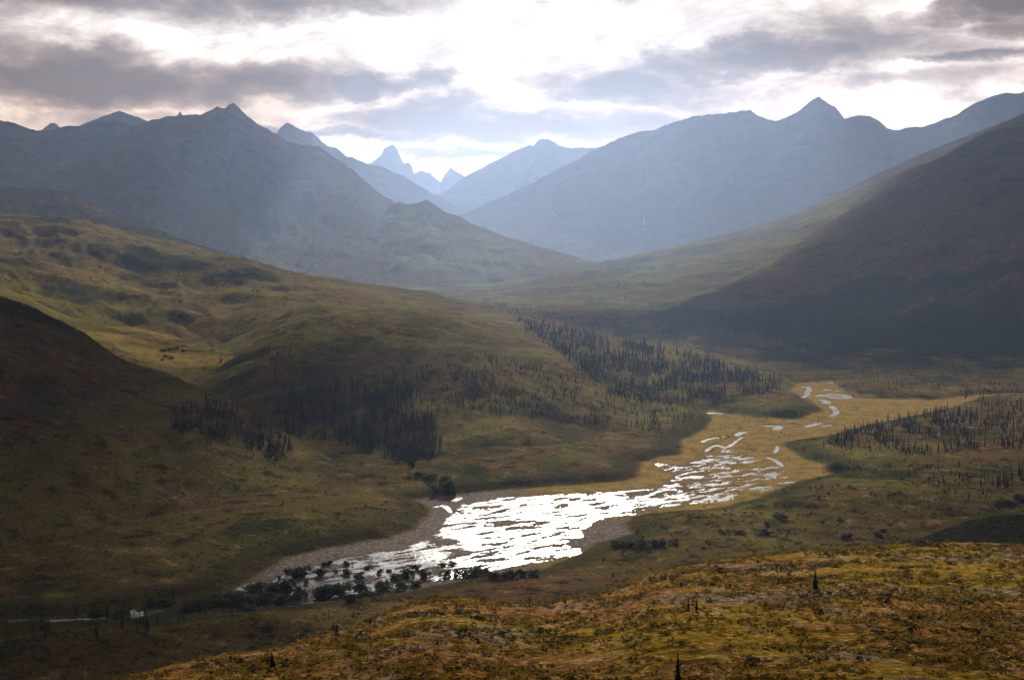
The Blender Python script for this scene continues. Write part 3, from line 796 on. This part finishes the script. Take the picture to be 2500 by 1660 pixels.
def tube(pts, rads, sides=5):
    v = []; f = []
    for i, (p, r) in enumerate(zip(pts, rads)):
        for k in range(sides):
            a = 2 * math.pi * k / sides
            v.append((p[0] + r * math.cos(a), p[1] + r * math.sin(a), p[2]))
    for i in range(len(pts) - 1):
        for k in range(sides):
            a, b = i * sides + k, i * sides + (k + 1) % sides
            f.append((a, b, b + sides, a + sides))
    return np.array(v), np.array(f)

def spruce_mesh(seed, whorls, per, R):
    rg = np.random.default_rng(seed)
    v = []; f = []
    lean = rg.normal(0, 0.02, 2)
    for i in range(whorls):
        t = (i + 0.5 * rg.random()) / whorls
        z = 0.05 + 0.94 * t
        r0 = R * ((1 - t) ** 0.95 * 0.96 + 0.04) * 1.15 * (0.8 + 0.4 * rg.random())
        if t < 0.12:
            r0 *= 0.6 + 2.5 * t
        ph = rg.random() * 6.28
        for k in range(per):
            if rg.random() < 0.10:
                continue
            a = ph + 6.283 * k / per + rg.normal(0, 0.25)
            r = r0 * (0.65 + 0.55 * rg.random())
            w = max(0.010, r * 0.42)
            dz = -r * (0.25 + 0.5 * rg.random())
            c, s_ = math.cos(a), math.sin(a)
            cx, cy = lean * z
            zt = z + 0.03
            b = len(v)
            v += [(cx, cy, zt), (cx + 0.55 * r * c - w * s_, cy + 0.55 * r * s_ + w * c, z + dz * 0.5), (cx + r * c, cy + r * s_, z + dz), (cx + 0.55 * r * c + w * s_, cy + 0.55 * r * s_ - w * c, z + dz * 0.5)]
            f.append((b, b + 1, b + 2, b + 3))
    tv, tf = tube([(0, 0, 0.06), (lean[0] * .5, lean[1] * .5, 0.5), (lean[0], lean[1], 1.0)], [R * 0.34, R * 0.17, 0.003], 6)
    f = np.concatenate([np.array(f), tf + len(v)])
    crown = mesh_from('spruce_crown', np.concatenate([np.array(v), tv]), f, NEEDLE, smooth=False)
    kv, kf = tube([(0, 0, -0.04), (lean[0] * .2, lean[1] * .2, 0.2), (lean[0] * .6, lean[1] * .6, 0.6)], [0.018, 0.013, 0.006], 6)
    trunk = mesh_from('spruce_trunk', kv, kf, BARK)
    return crown, trunk
SPR = [spruce_mesh(100 + i, 15 + i % 4, 5 + i % 3, 0.065 + 0.016 * (i % 5)) for i in range(10)]
SPR_NEAR = [spruce_mesh(200 + i, 26, 9, 0.15 + 0.03 * i) for i in range(4)]

def spruce(loc, h, label, group=None, near=False, wide=1.0):
    e = bpy.data.objects.new('spruce_tree', None)
    COL.objects.link(e)
    e.empty_display_size = 0.5
    e.location = loc
    s = h
    e.scale = (s * wide, s * wide, s)
    e.rotation_euler = (random.gauss(0, 0.03), random.gauss(0, 0.03), random.random() * 6.28)
    tag(e, label, 'tree', group)
    c, t = random.choice(SPR_NEAR if near else SPR)
    link('crown', c, e); link('trunk', t, e)
    return e

# single trees one can point at: photo column and row of the foot, height in photo pixels
SINGLES = [
 (1990, 1436, 50, 'dark bushy spruce alone near the top of the golden hill on the right', True, 1.3),
 (1681, 1488, 30, 'short dark spruce with a twin beside it on the golden hill, left one', True, 1.0),
 (1700, 1489, 32, 'short dark spruce with a twin beside it on the golden hill, right one', True, 1.2),
 (1656, 1690, 100, 'tall narrow spruce cut off by the bottom edge of the picture', True, 0.75),
 (666, 1634, 44, 'dark spruce on the golden slope near the lower left, tallest there', True, 1.1),
 (565, 1615, 22, 'small spruce on the golden skyline left of the tallest lower left one', True, 1.3),
 (490, 1630, 14, 'tiny spruce at the lowest left end of the golden slope', True, 1.1),
 (822, 1552, 32, 'bushy spruce on the skyline of the golden hill near its left end', True, 1.5),
 (1292, 1480, 26, 'thin bare-stemmed spruce on the saddle of the golden skyline', True, 0.7),
 (1380, 1472, 14, 'tiny dark spruce on the golden skyline right of the saddle', True, 1.3),
 (1663, 1432, 16, 'small dark bush-like spruce high on the golden hill left of centre right', True, 1.6),
 (1253, 1520, 12, 'tiny spruce among yellow shrubs below the saddle', True, 1.2),
 (1955, 1432, 14, 'tiny spruce just left of the lone bushy one', True, 1.3),
 (277, 856, 24, 'lone spruce on the pale gold strip of the left hillside', False, 0.9),
 (304, 845, 10, 'tiny spruce right of the lone one on the gold strip', False, 0.9),
 (485, 830, 12, 'small spruce above the grey scrub on the left hillside', False, 1.2),
 (519, 858, 26, 'thin spruce standing right of the grey scrub on the left hillside', False, 0.7),
 (579, 825, 22, 'thin spruce at the foot of the rocky rib on the left hillside', False, 0.7),
 (503, 891, 13, 'short spruce at the lower end of the gold hollow', False, 1.2),
 (940, 1212, 22, 'lone dark spruce on the tundra left of the river bend', False, 1.3),
 (1074, 1206, 30, 'dark spruce in front of the willow clump by the river bend', False, 1.2),
 (1143, 1214, 12, 'small spruce on the yellow bank right of the willow clump', False, 1.2),
 (568, 1514, 30, 'dark spruce below the willow thicket at the lower left', False, 1.0),
 (802, 1512, 28, 'dark spruce on the dark flat above the golden slope', False, 1.1),
 (55, 1630, 26, 'dark spruce at the lower left corner', False, 1.1),
 (118, 1605, 20, 'spruce on the low dark mound at the lower left', False, 1.2),
 (2265, 1232, 22, 'single spruce at the right end of the rust-brown meadow', False, 1.1),
 (1995, 1322, 16, 'short spruce in front of the pale stones right of the gravel bay', False, 1.2),
 (1502, 1254, 10, 'tiny spruce at the head of the gravel bay', False, 1.2),
 (2385, 1300, 20, 'spruce on the shoulder of the dark knoll', False, 1.1),
 (2357, 975, 34, 'tall spruce rising above the right-hand forest edge', False, 0.8),
]
for x, y, hp, lab, near, wide in SINGLES:
    if y > 1660 or near:
        a = az_of(x, y)
        d = np.linspace(60, 334, 3000)
        z = fg_height(np.full(d.shape, a), d)
        _, _, tz = at(x, y, 1.0)
        tgt = tz - CAMZ
        k = np.argmax((z - CAMZ) / d >= tgt) if ((z - CAMZ) / d >= tgt).any() else int(np.argmax((z - CAMZ) / d))
        loc = Vector((math.sin(a) * d[k], math.cos(a) * d[k], z[k]))
    else:
        h_ = hit(x, y)
        if h_ is None:
            continue
        loc = h_[0]
    D = (loc - Vector((0, 0, CAMZ))).length
    spruce(loc, hp / F * D, lab, None, near, wide)

STANDS = [  # photo polygon, count, pixel height range, label, group
 ([(660,985),(762,955),(863,936),(984,936),(1060,1010),(1075,1100),(1010,1140),(930,1115),(880,1090),(760,1070),(700,1050),(640,1020)], 1400, (13, 41),
  'slender dark spruce in the dense stand above the river bend', 'spruces of the dense stand above the river bend'),
 ([(380,1020),(500,985),(600,1010),(690,1060),(720,1100),(660,1125),(560,1075),(430,1050)], 520, (12, 36),
  'slender dark spruce in the stand on the dark left hillside', 'spruces on the dark left hillside'),
 ([(880,1085),(1000,1100),(1064,1110),(1000,1148),(900,1105)], 130, (20, 50),
  'tall dark spruce at the lower edge of the dense stand', 'spruces at the lower edge of the dense stand'),
 ([(950,905),(1200,862),(1400,920),(1490,965),(1690,1010),(1650,1060),(1400,1030),(1150,1000),(1050,1010)], 1300, (7, 19),
  'thin small spruce scattered over the wooded spur', 'thin spruces on the wooded spur'),
 ([(1245,778),(1500,832),(1700,872),(1905,930),(1890,955),(1750,985),(1600,985),(1480,965),(1420,905),(1350,845)], 4000, (8, 23),
  'dark spruce of the dense wood on the slope behind the spur', 'spruces of the dense wood behind the spur'),
 ([(2075,1050),(2200,1020),(2310,1000),(2440,980),(2530,975),(2530,1095),(2380,1105),(2250,1112),(2080,1092),(2000,1088)], 1400, (8, 26),
  'dark spruce in the right-hand forest beside the tan marsh', 'spruces of the right-hand forest'),
 ([(2440,1170),(2530,1135),(2530,1180),(2440,1195)], 36, (24, 40),
  'tall spruce in the clump at the right edge', 'spruces in the right edge clump'),
 ([(2080,1160),(2440,1130),(2440,1215),(2330,1235),(2200,1170)], 70, (12, 26),
  'scattered spruce on the brown terrace', 'scattered spruces on the brown terrace'),
 ([(1900,1095),(2030,1090),(2130,1100),(2400,1120),(2380,1140),(2100,1150)], 22, (10, 20),
  'small spruce beside the marsh', 'small spruces on the point beside the marsh'),
 ([(0,1520),(200,1500),(480,1450),(560,1470),(430,1540),(200,1560),(0,1560)], 46, (22, 48),
  'black spruce in the dark flats at the lower left', 'spruces in the lower left flats'),
 ([(500,870),(700,830),(800,900),(700,960),(560,920)], 40, (10, 26),
  'scattered thin spruce on the left face of the spur', 'thin spruces on the left face of the spur'),
 ([(1720,1030),(1900,1010),(2090,940),(2110,1010),(2000,1040),(1800,1060)], 60, (5, 12),
  'small spruce dotted over the marsh', 'small spruces dotted over the marsh'),
]
def in_poly_samples(poly, n, clus=0.0):
    xs = [p[0] for p in poly]; ys = [p[1] for p in poly]
    out = []
    while len(out) < n:
        x = RNG.uniform(min(xs), max(xs), n * 3); y = RNG.uniform(min(ys), max(ys), n * 3)
        ok = inside(x, y, poly)
        keep = 1.3 * fbm(x / 70.0, y / 26.0, 4) + 0.26 > RNG.uniform(0, 0.5, len(x))
        x = x + RNG.normal(0, 9, len(x)); y = y + RNG.normal(0, 4, len(x))
        if clus:
            keep &= fbm(x / 45.0 + 3, y / 16.0, 4, 0.6) > clus
        out += [(a, b) for a, b, o in zip(x, y, ok & keep) if o]
    return out[:n]
cand = []
for poly, n, (h0, h1), lab, grp in STANDS:
    for x, y in in_poly_samples(poly, n):
        r = hit(x, y)
        if r is None or r[1].name == 'river' or r[1] is fhill:
            continue
        D = (r[0] - Vector((0, 0, CAMZ))).length
        u = random.random()
        hp = h0 + (h1 - h0) * u * u * (1.0 if random.random() < 0.8 else 1.2)
        cand.append((hp, r[0].copy(), min(hp / F * D, 13.0), lab, grp))
cand.sort(key=lambda c: -c[0])
NIND = 260
for hp, loc, h, lab, grp in cand[:NIND]:
    spruce(loc, h, lab, grp, False, 0.75 + 0.6 * random.random())

# the rest of the woods, too many to count: three-tier ragged cones in one mesh
far = [(loc, h) for hp, loc, h, lab, grp in cand[NIND:]]
FARS = [([(1500,770),(1800,770),(2100,790),(2530,790),(2530,905),(2200,900),(1990,890),(1700,850),(1560,820)], 4200, 6, 13, 1.0),
        ([(1150,730),(1330,760),(1600,800),(1560,840),(1400,800),(1250,765)], 500, 6, 11, 1.0),
        ([(1900,880),(2300,900),(2530,905),(2530,960),(2100,965),(2020,925)], 1000, 5, 12, 1.0),
        ([(1250,690),(1900,600),(2500,620),(2500,790),(1800,770),(1500,760)], 1500, 4, 8, 1.0),
        ([(2050,1165),(2480,1190),(2480,1260),(2100,1300),(1900,1260)], 60, 5, 11, 1.0),
        ([(0,1100),(500,1090),(900,1170),(950,1260),(600,1340),(0,1400)], 90, 5, 12, 1.0),
        ([(300,560),(1200,770),(1150,860),(800,800),(500,700)], 220, 3, 8, 1.0)]
for poly, n, h0, h1, _ in FARS:
    for x, y in in_poly_samples(poly, n):
        r = hit(x, y)
        if r is None or r[1].name == 'river' or r[1] is fhill:
            continue
        D = (r[0] - Vector((0, 0, CAMZ))).length
        u = random.random()
        far.append((r[0].copy(), min((h0 + (h1 - h0) * u * u) / F * D, 13.0)))
def cone_forest(items):
    V = []; Fc = []
    b = 0
    for loc, h in items:
        R = h * RNG.uniform(0.07, 0.13)
        for k, (z0, z1, rr) in enumerate(((0.04, 0.5, 1.0), (0.30, 0.78, 0.72), (0.58, 1.0, 0.45))):
            n = 5
            a0 = RNG.uniform(0, 6.28)
            rad = R * rr * RNG.uniform(0.7, 1.25, n)
            ang_ = a0 + np.arange(n) * 6.283 / n
            V.append(np.stack([loc.x + rad * np.cos(ang_), loc.y + rad * np.sin(ang_), loc.z + h * (z0 + RNG.uniform(-0.05, 0.05, n))], 1))
            V.append(np.array([[loc.x, loc.y, loc.z + h * z1]]))
            Fc += [(b + i, b + (i + 1) % n, b + n) for i in range(n)]
            b += n + 1
    return mesh_from('spruce_forest', np.concatenate(V), np.array(Fc), NEEDLE, smooth=False)
tag(link('spruce_forest', cone_forest(far)), 'spruce woods spread over the valley sides and floor', 'forest', kind='stuff')

# leafy clumps: many small leaf faces through a flattened volume
def clump_mesh(name, seed, leaves, leaf, material, stems=0, flatten=0.7):
    rg = np.random.default_rng(seed)
    lobes = rg.normal(0, 1, (8, 3)) * (0.27, 0.27, 0.15) + (0, 0, 0.36)
    V = []
    for i in range(leaves):
        c = lobes[rg.integers(8)]
        u = rg.normal(0, 1, 3); u /= np.linalg.norm(u)
        p = c + u * rg.uniform(0.4, 1.0) * rg.uniform(0.24, 0.36)
        p[2] = max(p[2] * flatten * 1.3, 0.02)
        a = rg.normal(0, 1, 3); a /= np.linalg.norm(a)
        bb = np.cross(a, rg.normal(0, 1, 3)); bb /= np.linalg.norm(bb)
        l = leaf * rg.uniform(0.6, 1.3)
        V += [p - a * l, p + bb * l * 0.6, p + a * l, p - bb * l * 0.6]
    f = np.arange(len(V)).reshape(-1, 4)
    return mesh_from(name, np.array(V), f, material, smooth=False)
def stem_mesh(seed):
    rg = np.random.default_rng(seed)
    vs = []; fs = []; b = 0
    for k in range(5):
        e = rg.normal(0, 0.22, 2)
        v, f = tube([(0, 0, -0.06), (e[0] * .5, e[1] * .5, 0.25), (e[0], e[1], 0.55)], [0.02, 0.014, 0.006], 4)
        vs.append(v); fs.append(f + b); b += len(v)
    return mesh_from('willow_stems', np.concatenate(vs), np.concatenate(fs), BARK)
WIL = [clump_mesh('willow_leaves', 300 + i, 620, 0.085, WILLOW) for i in range(6)]
WST = [stem_mesh(320 + i) for i in range(3)]
def willow(loc, w, h, label, group):
    e = bpy.data.objects.new('willow_shrub', None)
    COL.objects.link(e)
    e.empty_display_size = 0.5
    e.location = loc
    e.scale = (w / 1.15, w / 1.15, h / 0.85)
    e.rotation_euler = (0, 0, random.random() * 6.28)
    tag(e, label, 'shrub', group)
    link('foliage', random.choice(WIL), e); link('stem', random.choice(WST), e)
LW = ('dark rounded willow bush standing in the shining shallows', 'willow bushes standing in the shallows')
LT = ('dark willow bush of the thicket along the lower river bank', 'willow bushes of the lower bank thicket')
LR = ('grey-green willow bush of the row beside the gravel shore', 'willow bushes beside the gravel shore')
LB = ('low dark shrub dotted on the brown terrace right of the river', 'shrubs on the brown terrace')
WILLOWS = [(x, y, w, h) + LW for x, y, w, h in [
 (741,1407,50,30),(722,1410,34,22),(781,1405,36,24),(803,1378,22,12),(790,1380,20,9),(846,1380,18,16),(843,1401,27,20),(926,1400,18,14),(950,1395,18,9),(901,1386,26,9),
 (1019,1391,24,17),(1034,1411,38,24),(1077,1382,26,10),(1105,1378,22,10),(748,1425,12,13),(683,1414,12,15),(875,1412,28,17),(990,1407,40,24),(963,1414,36,18),(700,1400,20,10),(820,1398,14,8),(1088,1408,26,24),(1114,1406,20,21)]]
WILLOWS += [(x, y, w, h) + LT for x, y, w, h in [
 (805,1460,60,52),(835,1458,50,44),(780,1462,46,38),(879,1447,40,38),(928,1442,40,28),(972,1438,50,26),(1017,1431,40,20),(665,1447,50,38),(617,1446,52,28),(705,1452,50,46),(728,1460,40,36),(683,1470,56,28),
 (640,1474,60,28),(586,1470,60,32),(567,1480,50,28),(530,1478,56,28),(490,1482,50,24),(450,1488,50,22),(410,1478,46,20),(370,1480,50,24),(300,1496,40,22),(240,1500,40,18),(560,1458,40,18),(520,1462,36,18),(610,1490,50,20),(900,1456,40,22),(850,1468,40,22)]]
WILLOWS += [(x, y, w, h) + LR for x, y, w, h in [
 (1163,1402,50,26),(1145,1406,36,22),(1185,1404,34,24),(1205,1412,26,24),(1228,1412,28,24),(1250,1410,30,22),(1275,1406,30,20),(1300,1404,28,18),(1540,1334,46,26),(1565,1335,40,28),(1590,1333,36,22),(1618,1331,34,20),(1648,1328,30,20),(1510,1332,36,18)]]
WILLOWS += [(x, y, w, h) + LB for x, y, w, h in [
 (1908,1266,30,17),(1873,1283,14,13),(2052,1271,16,10),(2008,1276,18,9),(2070,1313,36,20),(2145,1310,26,16),(1894,1262,18,12),(2443,1238,24,12),(2490,1226,46,30),(2460,1232,30,14),(1760,1300,24,10),(1800,1302,30,12),(1870,1304,40,14),(2160,1298,20,12),(2250,1330,40,18),(2290,1322,36,16)]]
LC = ('dark willow clump where the hillside meets the river bend', 'willows where the hillside meets the river bend')
WILLOWS += [(x, y, w, h) + LC for x, y, w, h in [(1084,1204,40,36),(1104,1204,34,30),(1062,1200,28,22),(1050,1168,36,18),(1090,1176,30,16),(1020,1160,30,14)]]
LG = ('pale grey-green scrub bush in the gold hollow of the left hillside', 'scrub bushes in the gold hollow')
WILLOWS += [(x, y, w, h) + LG for x, y, w, h in [(400,858,16,8),(416,854,16,9),(432,852,16,9),(446,858,14,8),(405,872,18,9),(420,876,14,7),(398,880,10,6)]]
for x, y, w, h, lab, grp in WILLOWS:
    r = hit(x, y)
    if r is None:
        continue
    loc = r[0]
    D = (loc - Vector((0, 0, CAMZ))).length
    willow(loc, w / F * D, 0.85 * h / F * D, lab, grp)

# heath clumps of the near hill
def scatter_clumps(name, label, protos, pts, sizes, hs, kind='stuff'):
    V = []; b = 0
    for (x, y, z), s, h in zip(pts, sizes, hs):
        P = protos[random.randrange(len(protos))]
        a = random.random() * 6.28
        c, s_ = math.cos(a), math.sin(a)
        q = np.empty_like(P)
        q[:, 0] = x + s * 1.35 * (c * P[:, 0] - s_ * P[:, 1]); q[:, 1] = y + s * (s_ * P[:, 0] + c * P[:, 1]); q[:, 2] = z + h * P[:, 2]
        V.append(q)
    V = np.concatenate(V)
    me = mesh_from(name, V, np.arange(len(V)).reshape(-1, 4), HEATHG if 'heath' in name else HEATHD, smooth=False)
    return tag(link(name, me), label, 'shrubs', kind=kind)
def proto(seed, leaves, leaf):
    rg = np.random.default_rng(seed); V = []
    for i in range(leaves):
        u = rg.normal(0, 1, 3); u /= np.linalg.norm(u)
        p = u * rg.uniform(0.3, 1.0) * (0.6, 0.6, 0.5) + (0, 0, 0.45); p[2] = max(p[2], 0.03)
        a = rg.normal(0, 1, 3); a[2] = abs(a[2]) + 0.3; a /= np.linalg.norm(a)
        bb = np.cross(a, rg.normal(0, 1, 3)); bb /= np.linalg.norm(bb)
        l = leaf * rg.uniform(0.6, 1.4)
        V += [p - a * l, p + bb * l * 0.6, p + a * l, p - bb * l * 0.6]
    return np.array(V)
PR = [proto(400 + i, 11, 0.26) for i in range(12)]
N = 16000
a_ = RNG.uniform(az_of(-120), az_of(2620), N * 3); d_ = np.sqrt(RNG.uniform(120 ** 2, 335 ** 2, N * 3))
dcc = interp_pts(a_, fg_c, 1)
ok = d_ < dcc * 1.04
x_, y_ = np.sin(a_) * d_, np.cos(a_) * d_
den = fbm(x_ / 13.0, y_ / 10.0, 4, 0.6) + 0.35 * fbm(x_ / 45.0 + 4, y_ / 45.0, 2)
ok &= den > RNG.uniform(-0.35, 0.40, N * 3)
a_, d_, x_, y_ = a_[ok][:N], d_[ok][:N], x_[ok][:N], y_[ok][:N]
z_ = fg_height(a_, d_)
sz = RNG.uniform(0.2, 1.0, len(x_)) ** 2.2 * 1.15 + 0.18
z0_ = z_.copy()
scatter_clumps('heath_shrubs', 'low golden green heath shrubs covering the foreground hill', PR, zip(x_, y_, z_ - 0.05), sz, sz * RNG.uniform(0.35, 0.75, len(x_)))

# dark dwarf birch cushions among the heath
dk = RNG.permutation(len(x_))[:700]
den2 = fbm(x_[dk] / 24.0 + 11, y_[dk] / 15.0, 4, 0.6)
dk = dk[den2 > 0.02]
s3 = RNG.uniform(0.5, 1.0, len(dk)) ** 2 * 1.5 + 0.3
scatter_clumps('dwarf_birch', 'dark dwarf birch cushions dotted over the foreground hill', [proto(450 + i, 26, 0.17) for i in range(8)], zip(x_[dk], y_[dk], z_[dk] - 0.05), s3, s3 * RNG.uniform(0.4, 0.8, len(dk)))

# low shrubs of the valley floor and lower slopes
pts = []; sz2 = []; hz = []
for poly, n, w0, w1 in (([(0,1120),(900,1150),(1040,1250),(600,1400),(0,1480)], 1500, 3, 9), ([(1480,1340),(1560,1270),(1950,1190),(2100,1130),(2530,1120),(2530,1300),(2300,1330),(1800,1360),(1480,1440)], 2200, 3, 10),
                        ([(0,1540),(800,1470),(1300,1410),(1450,1450),(900,1520),(300,1660),(0,1660)], 1500, 3, 9), ([(450,900),(800,760),(1300,880),(1550,1000),(1500,1160),(1100,1180),(700,1120)], 2200, 2, 6),
                        ([(0,740),(350,900),(650,1060),(900,1140),(0,1120)], 1500, 2, 7), ([(0,540),(500,640),(1000,740),(600,850),(0,720)], 1500, 2, 5), ([(1600,1060),(1900,1010),(2000,1060),(1900,1160),(1650,1130)], 350, 1.5, 6)):
    for x, y in in_poly_samples(poly, n, 0.12):
        r = hit(x, y)
        if r is None or r[1].name == 'river' or r[1] is fhill:
            continue
        D = (r[0] - Vector((0, 0, CAMZ))).length
        w = (w0 + (w1 - w0) * random.random() ** 2) / F * D
        pts.append(tuple(r[0])); sz2.append(w * 0.7); hz.append(w * random.uniform(0.35, 0.7))
scatter_clumps('valley_shrubs', 'low dark shrubs scattered over the valley floor and lower slopes', PR, pts, sz2, hz)

# bushes and small tree groups: tell each member by its place in the row
ORD = ['first', 'second', 'third', 'fourth', 'fifth', 'sixth', 'seventh', 'eighth', 'ninth', 'tenth', 'eleventh', 'twelfth', 'thirteenth', 'fourteenth', 'fifteenth',
       'sixteenth', 'seventeenth', 'eighteenth', 'nineteenth', 'twentieth', 'twenty-first', 'twenty-second', 'twenty-third', 'twenty-fourth', 'twenty-fifth', 'twenty-sixth', 'twenty-seventh', 'twenty-eighth', 'twenty-ninth', 'thirtieth']
groups = {}
for o in COL.objects:
    if o.get('group'):
        groups.setdefault(o['group'], []).append(o)
for members in groups.values():
    if 1 < len(members) <= 30:
        members.sort(key=lambda o: o.location.x / o.location.y)
        for k, o in enumerate(members):
            o['label'] = o['label'] + ', ' + ('leftmost' if k == 0 else 'rightmost' if k == len(members) - 1 else ORD[k] + ' from the left')

# boulders
def boulder(seed):
    rg = np.random.default_rng(seed)
    v = []
    for i, (z, r) in enumerate(((0.0, 0.85), (0.28, 1.0), (0.55, 0.8), (0.75, 0.4))):
        for k in range(8):
            a = 6.283 * k / 8 + rg.normal(0, 0.15)
            q = r * rg.uniform(0.75, 1.2)
            v.append((q * math.cos(a), q * math.sin(a), z + rg.normal(0, 0.05) if z else -0.2))
    f = [(i * 8 + k, i * 8 + (k + 1) % 8, (i + 1) * 8 + (k + 1) % 8, (i + 1) * 8 + k) for i in range(3) for k in range(8)]
    me = bpy.data.meshes.new('boulder'); me.from_pydata(v, [], f + [tuple(range(24, 32))]); me.update(); me.materials.append(STONE)
    return me
for i, (x, y, w, lab) in enumerate([(425, 1217, 11, 'largest pale boulder in the dark heath of the lower left hillside'), (414, 1209, 6, 'pale boulder just above left of the largest one on the lower left hillside'),
        (452, 1205, 7, 'pale boulder set apart above the others on the lower left hillside'), (473, 1214, 7, 'pale boulder at the right end of the lower left boulder group, lower one'), (480, 1208, 6, 'pale boulder at the right end of the lower left boulder group, upper one'),
        (2168, 1301, 7, 'bright pale boulder on the brown terrace near the dark knoll'), (1232, 1166, 6, 'pale boulder alone on the brown fan above the river'), (56, 744, 6, 'pale boulder on the crest at the left edge')]):
    r = hit(x, y)
    if r is None:
        continue
    D = (r[0] - Vector((0, 0, CAMZ))).length
    o = link('boulder', boulder(500 + i))
    o.location = r[0]; s = 0.5 * w / F * D
    o.scale = (s * 1.2, s, s * 0.9); o.rotation_euler = (0, 0, i)
    tag(o, lab, 'boulder')

# thin mountain streams and a snow patch lying on the far slopes
def ribbon(name, label, cat, px, wpx, material):
    L = []
    for i in range(len(px) - 1):
        for k in range(6):
            t = k / 6.0
            L.append((px[i][0] * (1 - t) + px[i + 1][0] * t, px[i][1] * (1 - t) + px[i + 1][1] * t))
    V = []
    for i, (x, y) in enumerate(L):
        r = hit(x, y)
        if r is None:
            continue
        p, nrm = r[0], r[2]
        D = (p - Vector((0, 0, CAMZ))).length
        w = wpx / F * D * (0.1 + 1.3 * random.random() ** 2) * 0.5
        for s_ in (-1, 1):
            V.append((p.x + s_ * w, p.y - 3.0, p.z + 3.0))
    me = mesh_from(name, np.array(V), np.array([(i * 2, i * 2 + 1, i * 2 + 3, i * 2 + 2) for i in range(len(V) // 2 - 1)]), material)
    tag(link(name, me), label, cat, kind='structure')
ribbon('stream', 'thin white stream slanting down the hazy far slope', 'stream', [(1343,516),(1352,524),(1366,536),(1380,546),(1402,561)], 0.8, SNOW)
ribbon('stream', 'thin white stream dropping straight down the hazy far slope', 'stream', [(1578,514),(1575,527),(1571,540),(1573,556),(1569,570)], 0.9, SNOW)
ribbon('snow', 'small snow patch high on the left mountain', 'snow', [(428,341),(434,343),(441,344)], 3.0, SNOW)


# ------------------------------------------------------------------ haze
def haze():
    m, n, out = mat('haze')
    v = n.new('ShaderNodeVolumePrincipled')
    v.inputs['Color'].default_value = (0.44, 0.62, 1.0, 1)
    v.inputs['Density'].default_value = 6.0e-5
    v.inputs['Anisotropy'].default_value = 0.5
    n.t.links.new(v.outputs[0], out.inputs['Volume'])
    x, y0, y1, z0, z1 = 15000.0, -1500.0, 12500.0, -400.0, 860.0
    vs = [(sx * x, y, z) for sx in (-1, 1) for y in (y0, y1) for z in (z0, z1)]
    fs = [(0, 1, 3, 2), (4, 6, 7, 5), (0, 4, 5, 1), (2, 3, 7, 6), (0, 2, 6, 4), (1, 5, 7, 3)]
    me = bpy.data.meshes.new('haze'); me.from_pydata(vs, [], fs); me.update(); me.materials.append(m)
    return tag(link('haze', me), 'thin blue haze filling the whole valley air', 'haze', kind='stuff')
haze()
